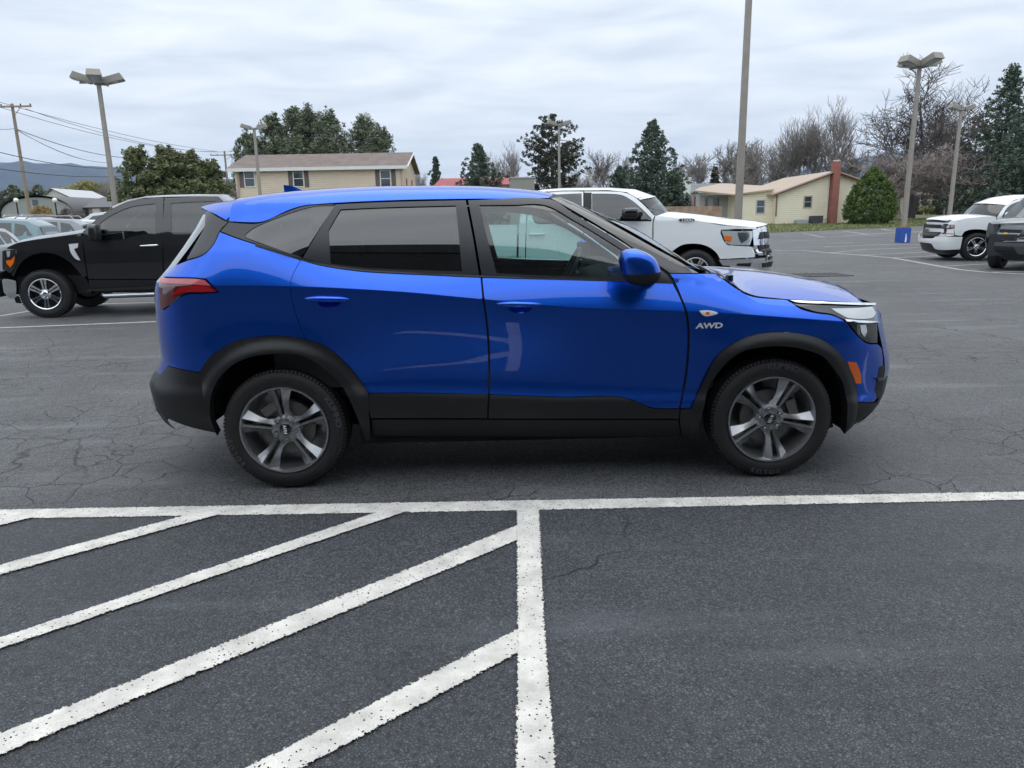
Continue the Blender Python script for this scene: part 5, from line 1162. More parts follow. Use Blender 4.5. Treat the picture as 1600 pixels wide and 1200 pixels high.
# ---------------------------------------------------------------- utility poles and wires
WOOD = mat('pole_wood', (.27, .22, .17), .85, var=.2, vscale=2); WIRE = mat('wire', (.04, .045, .055), .6)
def upole(px, Y, r, arm, label, extra=None):
    p = at(*px, Y); gz = T(p.x, Y); e = empty('utility_pole', (p.x, Y, gz), 0, label, 'utility pole', 'utility poles'); H = p.z-gz
    b = MB(); b.tube([(0, 0, 0), (0, 0, H)], [r, r*.7], 8); b.build('pole', WOOD, e, smooth=60)
    if arm:
        b = MB(); b.box((0, -r, H-arm[1]), (arm[0], .12, .14)); b.build('crossarm', WOOD, e)
        for s in (-1, -.5, .5, 1): b = MB(); b.lathe([(0, 0), (.05, 0), (.06, .12), (0, .16)], 8, 'Z', (s*arm[0]*.48, -r, H-arm[1]+.07)); b.build('insulator', MATTE, e)
        b = MB(); b.tube([(arm[0]*.25, -r, H-arm[1]), (0, -r, H-arm[1]-.9)], .03, 5); b.build('brace', WOOD, e)
    if extra: b = MB(); b.lathe([(0, -.5), (.25, -.5), (.27, .3), (.2, .45), (0, .5)], 12, 'Z', (-.3, -.3, H-extra)); b.build('transformer', mat('dark_transformer', (.05, .055, .06), .5), e)
    return e
upole((18.5, 162), 62, .17, (3.4, .25), 'weathered utility pole with a crossarm at the left edge')
upole((350.5, 236), 112, .20, (4.2, .6), 'far utility pole with a black transformer beside the long building', 3.4)
upole((1237, 238), 100, .14, None, 'grey utility pole behind the roof of the yellow house'); upole((1357, 234), 96, .13, None, 'plain dark pole behind the round green bush')
def wire(a, Ya, b_, Yb, sag, r=.02, lab=''):
    p, q = at(*a, Ya), at(*b_, Yb); pts = [p.lerp(q, i/16)-Vector((0, 0, sag*4*(i/16)*(1-i/16))) for i in range(17)]
    m = MB(); m.tube(pts, r, 5, False); tag(m.build('power_line', WIRE), lab, 'wire', 'overhead wires at the left')
wire((-20, 154), 60, (335, 236), 112, .5, .022, 'topmost overhead wire sloping down from the left edge')
wire((2, 168), 62, (340, 237), 112, .9, .022, 'second overhead wire, from the left end of the crossarm')
wire((40, 170), 62, (362, 237), 112, 1.1, .022, 'overhead wire from the right end of the crossarm')
wire((22, 200), 62, (205, 247), 80, .5, .03, 'thick cable from the middle of the near pole behind the thuja clump')
wire((24, 201), 62, (170, 254), 80, .7, .02, 'drooping cable below the thick one'); wire((26, 203), 62, (135, 250), 80, .3, .02, 'short steep cable below the drooping one')
wire((-20, 233), 50, (200, 262), 78, .5, .03, 'cable crossing in front of the upper slope of the hill'); wire((-20, 261), 50, (190, 275), 76, .3, .03, 'lowest cable across the face of the hill')
wire((-20, 199), 55, (22, 201), 62, .1, .02, 'short level wire from the left edge to the near pole')
# ---------------------------------------------------------------- buildings
def siding(name, col, pitch=.13, depth=.10):
    m = mat(name, col, .7, var=.06, vscale=.6); t = m.node_tree; b = t.nodes['Principled BSDF']; g = N(t, 'ShaderNodeTexCoord')
    sp = N(t, 'ShaderNodeSeparateXYZ'); L(t, g.outputs['Object'], sp.inputs[0])
    a = N(t, 'ShaderNodeMath', operation='MULTIPLY'); L(t, sp.outputs['Z'], a.inputs[0]); a.inputs[1].default_value = 1/pitch
    f = N(t, 'ShaderNodeMath', operation='FRACT'); L(t, a.outputs[0], f.inputs[0])
    r = N(t, 'ShaderNodeMapRange'); L(t, f.outputs[0], r.inputs[0]); r.inputs[1].default_value = 0; r.inputs[2].default_value = .16; r.inputs[3].default_value = .55; r.inputs[4].default_value = 1
    src = b.inputs['Base Color'].links[0].from_socket
    x = N(t, 'ShaderNodeMix', data_type='RGBA', blend_type='MULTIPLY'); x.inputs[0].default_value = 1; L(t, src, x.inputs[6]); L(t, r.outputs[0], x.inputs[7]); L(t, x.outputs[2], b.inputs['Base Color'])
    bb = N(t, 'ShaderNodeBump', Strength=.6, Distance=.03); L(t, f.outputs[0], bb.inputs['Height']); L(t, bb.outputs[0], b.inputs['Normal']); return m
def shingle(name, col): return mat(name, col, .9, var=.22, vscale=1.3, bump=.6, bscale=6)
WINF = mat('window_white', (.72, .72, .70), .5); WING = mat('window_glass', (.05, .06, .07), .08, 0, .4); SHUT = mat('shutter_brown', (.13, .10, .10), .7); FASC = mat('fascia_white', (.68, .68, .66), .5)
def house_window(e, c, w, h, shutters=0, fr=None, grid=True, yoff=0):
    """c = centre on the wall face, wall faces -y"""
    fr = fr or WINF; x, y, z = c; b = MB(); t = .07
    b.box((x-w/2, y-.03, z), (t, .06, h+t)); b.box((x+w/2, y-.03, z), (t, .06, h+t)); b.box((x, y-.031, z+h/2), (w-t, .06, t)); b.box((x, y-.031, z-h/2), (w-t, .06, t)); b.box((x, y-.025, z), (w-t, .05, .05))
    o = b.build('window', fr, e); g = MB(); g.box((x, y-.005, z), (w-t, .012, h-t)); g.build('pane', WING, o)
    for s in ((-1, 1) if shutters == 2 else (-1,) if shutters == 1 else ()): b = MB(); b.box((x+s*(w/2+.25), y-.02, z), (.34, .04, h+.1)); b.build('shutter', SHUT, e)
# long cream two storey building, left
Y = 58; a = at(366, 265, Y); b_ = at(629, 262, Y); gz = T(a.x, Y); wz = a.z-.05
CRM = siding('cream_siding', (.74, .61, .49), .16); RF = shingle('brown_shingle', (.17, .135, .12))
e = empty('long_building', (0, 0, 0), 0, 'long cream building with brown roof and shuttered windows, behind the blue suv roof', 'building')
x0, x1, D_ = a.x, b_.x, 9.0
b = MB(); b.box(((x0+x1)/2, Y+D_/2, (gz+wz)/2), (x1-x0, D_, wz-gz)); rz_ = at(500, 243, Y+D_/2).z; b.prism([(Y, wz), (Y+D_, wz), (Y+D_/2, rz_-.12)], x0, x1, 'X'); b.build('wall', CRM, e)
b = MB(); ov = .45; sl_ = (rz_-wz)/(D_/2)
for s in (-1, 1):
    ye, yr = Y+D_/2+s*(D_/2+ov), Y+D_/2; ze = wz-ov*sl_*.2
    b.add([(x0-.5, ye, ze), (x1+.4, ye, ze), (x1+.4, yr, rz_), (x0-.5, yr, rz_), (x0-.5, ye, ze+.14), (x1+.4, ye, ze+.14), (x1+.4, yr, rz_+.14), (x0-.5, yr, rz_+.14)], [(0, 1, 2, 3), (4, 5, 6, 7), (0, 1, 5, 4), (1, 2, 6, 5), (2, 3, 7, 6), (3, 0, 4, 7)])
rf = b.build('roof', RF, e); b = MB(); b.box(((x0+x1)/2, Y-ov-.03, wz-.02), (x1-x0+.9, .06, .26)); b.build('gutter', FASC, e)
b = MB(); b.tube([(x1+.42, Y-ov, wz), (x1+.42, Y+D_/2, rz_+.02)], .09, 4); b.build('gable_board', FASC, e)
for px, sh in ((390, 1), (466.5, 2), (602.5, 2)):
    p = at(px, 279, Y); house_window(e, (p.x, Y, p.z), .82, 1.3, sh)
for yy in (Y+2.2, Y+6): b = MB(); b.box((x1+.02, yy, wz-1.4), (.06, .8, 1.3)); b.build('side_window', WING, e)
for px in (371, 627): p = at(px, 275, Y); b = MB(); b.tube([(p.x, Y-.08, gz), (p.x, Y-.08, wz-.1)], .05, 6); b.build('downpipe', mat('downpipe_tan', (.45, .38, .30), .6), e)
p = at(462, 247, Y+3.6); b = MB(); b.tube([(p.x, Y+3.6, p.z-.7), (p.x, Y+3.6, p.z+.05), (p.x+.12, Y+3.6, p.z)], .07, 8); b.build('vent_pipe', FASC, rf)
# arched grey shed and the long low roof next to it
Y = 66; a = at(3, 340, Y); b_ = at(113, 326, Y); gz = T(0, Y); top = at(57, 308.5, Y).z
cx, hwid = (a.x+b_.x)/2, (b_.x-a.x)/2; z0 = at(113, 330, Y).z-.3; arc = [(cx+hwid*cos(pi*i/24), z0+(top-z0)*sin(pi*i/24)**.85) for i in range(25)]
e = empty('arched_shed', (0, 0, 0), 0, 'grey shed with a rounded gable and small dark window, far left', 'shed'); b = MB(); b.prism([(cx-hwid, gz-.1), (cx+hwid, gz-.1)]+arc, Y, Y+14); b.build('wall', mat('shed_grey', (.31, .33, .32), .8, var=.08, vscale=.5), e)
b = MB()
arc2 = [(cx+(hwid+.2)*cos(pi*i/24), z0+.0+(top-z0+.2)*sin(pi*i/24)**.85) for i in range(25)]
V = []; F = []
for yy in (Y-.3, Y+14.3):
    for q in arc2: V.append((q[0], yy, q[1]))
F = [(i, i+1, 25+i+1, 25+i) for i in range(24)]; b.add(V, F); b.build('roof', mat('dark_roof_sheet', (.10, .10, .105), .6), e)
p = at(55, 316.5, Y); b = MB(); b.box((p.x, Y-.02, p.z), (.48, .06, .5)); b.build('window', WING, e)
e = empty('low_building', (0, 0, 0), 0, 'low building with a long dark roof between the shed and the black pickup', 'building'); x0 = b_.x-.5; x1 = at(230, 320, Y+6).x
ez = at(150, 324, Y+2).z; rz_ = at(120, 309, Y+7).z
b = MB(); b.box(((x0+x1)/2, Y+7, (gz+ez)/2), (x1-x0, 10, ez-gz)); b.build('wall', mat('tan_wall', (.36, .29, .23), .8), e)
b = MB(); b.prism([(Y+1.6, ez), (Y+12.4, ez), (Y+7, rz_)], x0-.3, x1+.3, 'X'); b.build('roof', mat('dark_roof_sheet', None) if False else MATS['dark_roof_sheet'], e)
for px, c in ((132, 1), (150, 0), (165, 1), (178, 0)): p = at(px, 330, Y+1.9); b = MB(); b.box((p.x, Y+1.97, p.z-.2), (.7, .06, .9)); b.build('window', WINF if c == 0 else WING, e)
e = empty('white_barn', (0, 0, 0), 0, 'pale gabled roof peeping over the arched shed', 'building'); Y = 95; p = at(82, 296, Y); l = at(60, 316, Y); r_ = at(108, 309, Y)
b = MB(); b.prism([(l.x, T(0, Y)), (r_.x, T(0, Y)), (r_.x, r_.z), (p.x, p.z), (l.x, l.z)], Y, Y+9); b.build('wall', mat('barn_white', (.55, .55, .53), .8), e)
b = MB(); b.add([(l.x, Y-.4, l.z+.1), (p.x, Y-.4, p.z+.15), (r_.x+.3, Y-.4, r_.z+.1), (l.x, Y+9.4, l.z+.1), (p.x, Y+9.4, p.z+.15), (r_.x+.3, Y+9.4, r_.z+.1)], [(0, 1, 4, 3), (1, 2, 5, 4)]); b.build('roof', mat('pale_metal_roof', (.48, .49, .50), .5), e)
# red roof and plain grey block behind the blue roof line
Y = 84; e = empty('red_roofed_building', (0, 0, 0), 0, 'building with a bright red mansard roof behind the small evergreens', 'building'); gz = T(0, Y); l = at(681, 290, Y); m_ = at(687, 278, Y); r_ = at(826, 278.5, Y); rr_ = at(834, 290, Y)
b = MB(); b.box(((l.x+rr_.x)/2, Y+5, (gz+l.z)/2), (rr_.x-l.x, 9, l.z-gz)); b.build('wall', mat('tan_wall2', (.42, .36, .30), .8), e)
b = MB(); V = []
for x, y, z in ((l.x-.3, Y+.2, l.z), (rr_.x+.3, Y+.2, l.z), (rr_.x+.3, Y+9.8, l.z), (l.x-.3, Y+9.8, l.z), (m_.x, Y+1.2, m_.z), (r_.x, Y+1.2, m_.z), (r_.x, Y+8.8, m_.z), (m_.x, Y+8.8, m_.z)): V.append((x, y, z))
b.add(V, [(0, 1, 5, 4), (1, 2, 6, 5), (2, 3, 7, 6), (3, 0, 4, 7), (4, 5, 6, 7)]); b.build('roof', mat('red_roof', (.36, .08, .09), .5, var=.1, vscale=1), e)
Y = 60; l = at(797, 279, Y); r_ = at(835, 280, Y); e = empty('grey_block', (0, 0, 0), 0, 'plain grey flat topped block left of the ragged dark evergreen', 'building'); b = MB(); b.box(((l.x+r_.x)/2, Y+2, (T(0, Y)+l.z)/2), (r_.x-l.x, 4, l.z-T(0, Y))); b.build('wall', mat('block_grey', (.27, .265, .24), .85, var=.05), e); b = MB(); b.box(((l.x+r_.x)/2, Y+2, l.z+.04), (r_.x-l.x+.14, 4.14, .08)); b.build('coping', mat('coping_grey', (.36, .35, .33), .7), e)
# yellow house, right
Y = 50.5; YL = siding('yellow_siding', (.88, .80, .62), .15); TR = mat('tan_metal_roof', (.42, .325, .25), .6, var=.05, vscale=.8); BT = mat('brown_trim', (.20, .13, .11), .6)
e = empty('yellow_house', (0, 0, 0), 0, 'low yellow sided house with tan roof and brick chimney, right of the white pickup', 'house'); gz = T(22, Y)-.05
l = at(1213, 304, Y); pk = at(1303, 270, Y); r_ = at(1347, 286, Y); DP = 9.5
b = MB(); b.prism([(l.x, gz), (r_.x, gz), (r_.x, r_.z), (pk.x, pk.z), (l.x, l.z)], Y, Y+DP)
w0 = at(1156, 310, Y+.6); w1z = at(1160, 305, Y+.6).z; w1z2 = at(1213, 301, Y+.6).z; b.prism([(w0.x, gz), (l.x, gz), (l.x, w1z2+.25), (w0.x, w1z)], Y+.6, Y+DP); b.build('wall', YL, e)
bk = at(1196, 279, Y+DP)
def slab(e, pts, th, m_, name='roof'):
    b = MB(); n = len(pts); b.add([Vector(p) for p in pts]+[Vector(p)+Vector((0, 0, th)) for p in pts], [tuple(range(n)), tuple(range(n, 2*n))]+[(i, (i+1) % n, n+(i+1) % n, n+i) for i in range(n)]); return b.build(name, m_, e)
slab(e, [(l.x-.25, Y-.4, l.z-.04), (pk.x, Y-.4, pk.z+.03), (pk.x, Y+DP, pk.z+.03), (l.x-2.6, Y+DP, l.z-.6)], .12, TR)
slab(e, [(pk.x, Y-.4, pk.z+.03), (r_.x+.4, Y-.4, r_.z-.12), (r_.x+.4, Y+DP, r_.z-.12), (pk.x, Y+DP, pk.z+.03)], .12, TR)
pw = at(1087, 299, Y+2.6)
slab(e, [(w0.x-.6, Y+.25, w1z-.02), (l.x-.1, Y+.25, w1z2+.17), (l.x+1.2, Y+5, pk.z-.75), (l.x-1.3, Y+DP, pk.z-.30), (pw.x+1.5, Y+7, pw.z+.35), (pw.x, Y+3.0, pw.z)], .10, TR)
for p, q in (((l.x-.27, Y-.42, l.z+.0), (pk.x, Y-.42, pk.z+.07)), ((pk.x, Y-.42, pk.z+.07), (r_.x+.42, Y-.42, r_.z-.08))): b = MB(); b.tube([p, q], .085, 4); b.build('barge_board', BT, e)
b = MB(); b.tube([(l.x+.03, Y-.08, l.z-.05), (l.x+.03, Y-.08, at(1211, 338, Y).z)], .06, 4); b.build('downpipe', BT, e)
c = at(1262, 315.5, Y); house_window(e, (c.x, Y, c.z), .56, .80, 0, mat('window_tan', (.42, .38, .32), .6))
c = at(1188, 323, Y+.6); house_window(e, (c.x, Y+.6, c.z), .60, .95, 0, mat('window_grey', (.45, .48, .50), .5))
c = at(1334, 315, Y); house_window(e, (c.x, Y, c.z), .4, .8, 0, mat('window_tan', None) if False else MATS['window_tan'])
BR = mat('brick_red', (.30, .085, .055), .85, var=.18, vscale=6); tb = BR.node_tree; brk = N(tb, 'ShaderNodeTexBrick'); g = N(tb, 'ShaderNodeTexCoord'); mpb = N(tb, 'ShaderNodeMapping'); mpb.inputs['Rotation'].default_value = (pi/2, 0, 0); L(tb, g.outputs['Object'], mpb.inputs[0]); L(tb, mpb.outputs[0], brk.inputs['Vector'])
brk.inputs['Scale'].default_value = 4.5; brk.inputs['Color1'].default_value = (.33, .09, .055, 1); brk.inputs['Color2'].default_value = (.22, .06, .045, 1); brk.inputs['Mortar'].default_value = (.34, .28, .24, 1); brk.inputs['Mortar Size'].default_value = .018; L(tb, brk.outputs[0], tb.nodes['Principled BSDF'].inputs['Base Color'])
c = at(1307, 253, Y-.3); b = MB(); b.box((c.x, Y-.30, (gz+c.z)/2), (.48, .58, c.z-gz)); ch_ = b.build('chimney', BR, e); b = MB(); b.box((c.x, Y-.3, c.z+.10), (.34, .4, .06)); b.box((c.x, Y-.3, c.z+.04), (.2, .25, .1)); b.build('chimney_cap', FASC, ch_)
b = MB(); b.tube([(c.x-.32, Y-.04, gz+.3), (c.x-.32, Y-.04, pk.z-.35)], .05, 6); b.build('drain_pipe', FASC, e)
ac = gr(1287, 349.3); b = MB(); b.box((ac.x, Y-.8, T(ac.x, Y)+.26), (.75, .7, .52)); b = tag(b.build('air_conditioner', mat('ac_dark', (.05, .05, .055), .6)), 'dark air conditioner beside the brick chimney', 'air conditioner')
c = at(1253, 345, Y-.6); b = MB(); b.box((c.x, Y-.5, T(c.x, Y)+.1), (.85, .5, .26)); b.box((c.x-.12, Y-.5, T(c.x, Y)+.24), (.4, .4, .04)); tag(b.build('utility_box', mat('box_grey', (.33, .36, .36), .6)), 'low grey utility box against the yellow house wall', 'box')
# grey annex under the tan roof
e2 = empty('annex', (0, 0, 0), 0, 'grey annex with narrow dark windows between the fence and the yellow house', 'building'); Y2 = Y+3.4; a0, a1 = at(1099, 305, Y2), at(1158, 304, Y2)
b = MB(); b.box(((a0.x+a1.x)/2, Y2+2, (gz+a0.z)/2), (a1.x-a0.x+.6, 4, a0.z-gz)); b.build('wall', mat('annex_grey', (.44, .44, .43), .8, var=.04), e2)
for px, py, w, h in ((1103.5, 317, .2, .75), (1117, 316.5, .2, .62), (1121, 316.5, .2, .62), (1143.5, 324, .24, 1.05)): c = at(px, py, Y2); b = MB(); b.box((c.x, Y2-.02, c.z), (w, .06, h)); b.build('window', WING, e2)
c0 = at(1087, 306, Y2+1); b = MB(); b.box((c0.x+.35, Y2+1.2, (gz+c0.z)/2), (.8, .3, c0.z-gz)); b.build('porch_brick', BR, e2)
# wooden fence: each board would be a thing too fine to see, so one run
f0, f1 = at(1040, 322.5, Y-2.0), at(1127, 322, Y-2.0); e3 = empty('wooden_fence', (0, 0, 0), 0, 'weathered board fence between the white pickup bonnet and the grey annex', 'fence'); b = MB(); x = f0.x; rnd = random.Random(9)
while x < f1.x: hh = f0.z+(f1.z-f0.z)*(x-f0.x)/(f1.x-f0.x)+rnd.uniform(-.015, .015); b.box((x, Y-2, (gz+hh)/2), (.125, .03, hh-gz)); x += .14
b.build('board', mat('fence_wood', (.34, .23, .17), .85, var=.35, vscale=3), e3)
b = MB(); b.box(((f0.x+f1.x)/2, Y-1.95, f0.z-.25), (f1.x-f0.x, .05, .09)); b.build('rail', WOOD, e3)
# grey roofed house with a white chimney behind
Y = 74; e = empty('grey_roofed_house', (0, 0, 0), 0, 'grey roofed house with a white chimney, half hidden behind the yellow house', 'house'); gz = T(0, Y); l, r_ = at(1078, 300, Y), at(1150, 300, Y); rl, rr_ = at(1084, 287, Y+4), at(1148, 286, Y+4)
b = MB(); b.box(((l.x+r_.x)/2, Y+4, (gz+l.z)/2), (r_.x-l.x, 8, l.z-gz)); b.build('wall', mat('house_white', (.55, .55, .53), .8), e)
b = MB(); b.prism([(Y-.4, l.z-.1), (Y+8.4, l.z-.1), (Y+4, rl.z)], l.x-.3, r_.x+.8, 'X'); b.build('roof', shingle('grey_shingle', (.17, .18, .19)), e)
c = at(1075.5, 278, Y-1); b = MB(); b.box((c.x, Y-.6, (gz+c.z)/2), (.62, .5, c.z-gz)); b.box((c.x, Y-.6, c.z), (.74, .6, .14)); b.build('chimney', mat('chimney_white', (.70, .70, .68), .8), e)
# far right houses
Y = 98; e = empty('beige_house', (0, 0, 0), 0, 'beige house with a row of tall white framed windows beyond the lawn at right', 'house'); gz = T(0, Y); l, r_ = at(1428, 304, Y), at(1505, 302, Y); b = MB(); b.box(((l.x+r_.x)/2, Y+4, (gz+l.z)/2), (r_.x-l.x, 8, l.z-gz)); b.build('wall', mat('beige_wall', (.42, .38, .31), .8, var=.1), e)
b = MB(); b.prism([(Y-.6, l.z-.1), (Y+8.6, l.z-.1), (Y+4, l.z+1.5)], l.x-.4, r_.x+.4, 'X'); b.build('roof', RF, e)
for px in (1462, 1468, 1474, 1480, 1440, 1498): c = at(px, 313, Y); house_window(e, (c.x, Y, c.z), .42, 1.15)
Y = 88; e = empty('brick_house', (0, 0, 0), 0, 'brick house with a pale roof edge behind the white pickup roof at right', 'house'); gz = T(0, Y); l, r_ = at(1542, 303, Y), at(1640, 299, Y); b = MB(); b.box(((l.x+r_.x)/2, Y+4, (gz+l.z)/2), (r_.x-l.x, 8, l.z-gz)); b.build('wall', BR, e)
b = MB(); b.prism([(Y-.7, l.z), (Y+8.6, l.z), (Y+4, l.z+1.2)], l.x-.4, r_.x+.4, 'X'); b.build('roof', MATS['pale_metal_roof'], e)
# showroom behind the camera, seen only mirrored in the windows and paint
e = empty('showroom', (0, 0, 0), 0, 'dark glazed showroom across the bay, mirrored in the blue suv windows', 'building'); b = MB(); b.box((0, -15.0, 3.9), (52, 12, 7.8)); b.build('wall', mat('showroom_dark', (.05, .052, .058), .35), e)
b = MB(); b.box((0, -8.94, 7.0), (52.2, .14, 1.2)); b.build('fascia', mat('showroom_fascia', (.07, .075, .085), .4), e)
for i in range(12): b = MB(); b.box((-22+i*4, -8.96, 2.1), (3.7, .05, 3.6)); b.build('window', WING, e)
# ---------------------------------------------------------------- vegetation
def crown_mesh(rnd, pts, n_leaf, ls, droop=.3, up=.5):
    V = []; F = []
    for c, rad in pts:
        for i in range(n_leaf):
            d = Vector((rnd.gauss(0, 1), rnd.gauss(0, 1), rnd.gauss(0, 1))).normalized()*rad*rnd.random()**.4; p = Vector(c)+d
            a = Vector((rnd.gauss(0, 1), rnd.gauss(0, 1), rnd.gauss(0, .6)-droop)).normalized(); b = a.cross(Vector((rnd.gauss(0, 1), rnd.gauss(0, 1), rnd.gauss(0, 1)))).normalized(); s = ls*rnd.uniform(.6, 1.35); k = len(V)
            V += [p-a*s-b*s*.35, p+a*s-b*s*.15, p+a*s*.9+b*s*.3, p-a*s*.7+b*s*.4]; F.append((k, k+1, k+2, k+3))
    return V, F
def evergreen(px, ptop, Y, wpx, m, label, kind='spruce', seed=1, n=230, nl=26, ls=.16, bare=.06, group='evergreen trees', name='evergreen_tree', top_z=None):
    """px = image column of the trunk, ptop = image row of the tip, wpx = crown width in the photo"""
    rnd = random.Random(seed); p = at(px, ptop, Y); gz = T(p.x, Y); H = p.z-gz; R = wpx/FPX*(Y+CD)*.5; e = empty(name, (p.x, Y, gz), 0, label, 'tree', group)
    pts = []
    if kind == 'spruce':                            # drooping boughs of unequal length, each a string of small sprays
        for i in range(n):
            t = (i+.5)/n; h = H*(bare+(1-bare)*t); r = R*(1-t)**.9*(rnd.uniform(.45, 1.15) if t < .93 else .8)+.08; a = i*2.399+rnd.uniform(-.4, .4); k = max(2, int(r/(.10*R+.05)))
            for j in range(k):
                q = (j+1)/k; pts.append(((r*q*cos(a)+rnd.gauss(0, .03*R), r*q*sin(a)+rnd.gauss(0, .03*R), h-.30*r*q+.30*r*q*q+rnd.gauss(0, .02*R)), (.045*R+.05)*(1.25-.5*q)))
        for i in range(5): pts.append(((0, 0, H*(.90+.022*i)), .10-.012*i))
    elif kind == 'ragged':
        for i in range(n):
            t = rnd.random(); prof = interp(t, [0, .15, .5, .8, .95, 1], [.7, 1, .95, .8, .5, .12]); a = rnd.uniform(0, 2*pi); r = R*prof*rnd.uniform(.35, 1.12); h = H*(bare+(1-bare)*t); k = max(2, int(r/(.13*R)))
            for j in range(k): q = .35+.65*(j+1)/k; pts.append(((r*q*cos(a)+rnd.gauss(0, .03*R), r*q*sin(a), h-(1-q)*r*.5+rnd.gauss(0, .02*R)), .05*R*(1.3-.6*q)+.04))
    elif kind == 'column':                         # thuja with lumps, gaps and a frayed outline
        lumps = [(rnd.uniform(0, 2*pi), rnd.uniform(.08, .97)) for _ in range(n//9)]
        for a0, t0 in lumps:
            prof = interp(t0, [0, .15, .45, .75, .92, 1], [.85, 1, .95, .70, .38, .12] if H < 6.5 else [.9, 1, .86, .58, .27, .05])*rnd.uniform(.62, 1.12)
            for j in range(9):
                q = rnd.random()**.6; a = a0+rnd.gauss(0, .25); t = t0+rnd.gauss(0, .022)-(1-q)*.05; pts.append(((R*prof*q*cos(a), R*prof*q*sin(a), max(.1, H*t)), (.075*R+.06)*rnd.uniform(.6, 1.25)))
        for j in range(14): t = j/13; pts.append((((rnd.gauss(0, .06*R)), rnd.gauss(0, .06*R), H*t), .12*R*(1.1-t)+.05))
    elif kind == 'bush':
        for i in range(n):
            t = rnd.random(); prof = interp(t, [0, .1, .25, .55, .85, 1], [.62, .93, 1, .86, .42, .05]); a = rnd.uniform(0, 2*pi); r = R*prof*(1+.06*sin(a*7+t*20)+.05*sin(a*13-t*31))*(.80+.22*rnd.random()); pts.append(((r*cos(a), r*sin(a), H*(.01+.97*t)+rnd.gauss(0, .05)), .045*R+.04))
    V, F = crown_mesh(rnd, pts, nl, ls); mk('crown', V, F, m, e)
    b = MB(); b.tube([(0, 0, 0), (0, 0, H*.5), (0, 0, H*.96)], [max(.10, H*.022), H*.012, .02], 7)
    if kind in ('spruce', 'ragged'):
        for i in range(26): t = .1+.85*i/26; a = i*2.4; r = R*(1-t)**.85*.8 if kind == 'spruce' else R*.8*(1-t*.5); b.tube([(0, 0, H*t), (r*cos(a), r*sin(a), H*t-.1*r)], [.05, .015], 4, False)
    b.build('trunk', BARK, e, smooth=60); return e
BARK = mat('bark', (.11, .09, .075), .9, var=.3, vscale=3); BARKG = mat('grey_bark', (.20, .18, .16), .9, var=.2, vscale=2)
F_TH = leafmat('thuja_leaf', [(.080, .10, .045), (.125, .15, .065), (.18, .20, .095), (.24, .23, .12)], sc=.8)
F_TH2 = leafmat('thuja_tall_leaf', [(.075, .10, .062), (.12, .15, .09), (.17, .195, .12), (.22, .20, .13)], sc=.7)
F_SP = leafmat('spruce_leaf', [(.040, .062, .046), (.065, .098, .068), (.10, .13, .09), (.14, .16, .105)], sc=.9)
F_RG = leafmat('ragged_leaf', [(.026, .032, .022), (.045, .055, .034), (.07, .075, .045), (.14, .09, .06)], sc=.9)
F_CD = leafmat('cedar_leaf', [(.06, .06, .045), (.10, .09, .065), (.15, .125, .095)], sc=.9)
F_GB = leafmat('green_bush_leaf', [(.030, .060, .014), (.060, .105, .022), (.10, .15, .030), (.17, .20, .04)], sc=1.6)
# thuja clump left of the long building
for i, (px, py, w, lb) in enumerate(((212, 229, 62, 'leftmost and darkest thuja of the clump over the black pickup roof'), (256, 229, 66, 'broad thuja second from the left in the clump'), (291, 238, 62, 'rounded thuja third from the left in the clump'), (326, 250, 52, 'low loose thuja at the right end of the clump'))):
    evergreen(px, py, 44+i*.7, w*1.5, F_TH, lb, 'column', 20+i, 900, 20, .10, group='thuja clump')
for i, (px, py, w, lb) in enumerate(((384, 203, 42, 'shortest tall thuja at the left end behind the long building'), (424, 176, 54, 'tall thuja behind the two headed lamp post'), (457, 166, 46, 'pale airy thuja, third from the left behind the long building'), (482, 164, 48, 'highest thuja in the middle of the row behind the long building'), (513, 167, 50, 'spiky tipped thuja right of the highest one'), (566, 179, 58, 'wide thuja second from the right in the row'), (592, 196, 46, 'last thuja at the right end of the row'))):
    evergreen(px, py, 80+(i % 2)*2.5, w*2.05, F_TH2, lb, 'column', 40+i, 1250, 15, .13, group='tall thuja row')
evergreen(680, 246, 96, 50, F_SP, 'small blurry evergreen right of the long building', 'spruce', 3, 110, 16, .17)
evergreen(748, 229, 78, 152, F_SP, 'medium spruce in front of the red roof', 'spruce', 4, 190, 18, .15)
evergreen(862, 180, 66, 108, F_RG, 'big ragged dark evergreen behind the slim lamp post', 'ragged', 5, 300, 15, .12)
evergreen(1020, 191, 60, 165, F_SP, 'pointed spruce above the windscreen of the white pickup', 'spruce', 6, 240, 18, .125)
evergreen(968, 262, 58, 90, F_SP, 'low evergreen at the left foot of the pointed spruce', 'spruce', 7, 130, 16, .12)
evergreen(1052, 268, 57, 80, F_SP, 'low evergreen at the right foot of the pointed spruce', 'spruce', 17, 130, 16, .12)
evergreen(1118, 262, 95, 34, F_RG, 'dark little evergreen over the grey roof', 'spruce', 8, 70, 20, .26)
evergreen(1584, 105, 58, 170, F_SP, 'tall spruce at the right edge', 'spruce', 9, 300, 17, .125)
evergreen(1622, 150, 52, 170, F_SP, 'thick blue green spruce cut by the right edge', 'spruce', 10, 280, 17, .125)
evergreen(1530, 182, 72, 76, F_CD, 'brownish cedar left of the tall spruce', 'ragged', 11, 170, 10, .13)
evergreen(1455, 240, 90, 74, F_CD, 'dark cedar thicket behind the trunk of the bare oak', 'ragged', 12, 130, 10, .16)
evergreen(1366, 263, 47, 74, F_GB, 'dense rounded yellow green bush at the corner of the yellow house', 'bush', 13, 1900, 14, .065, group='garden bushes', name='round_bush')
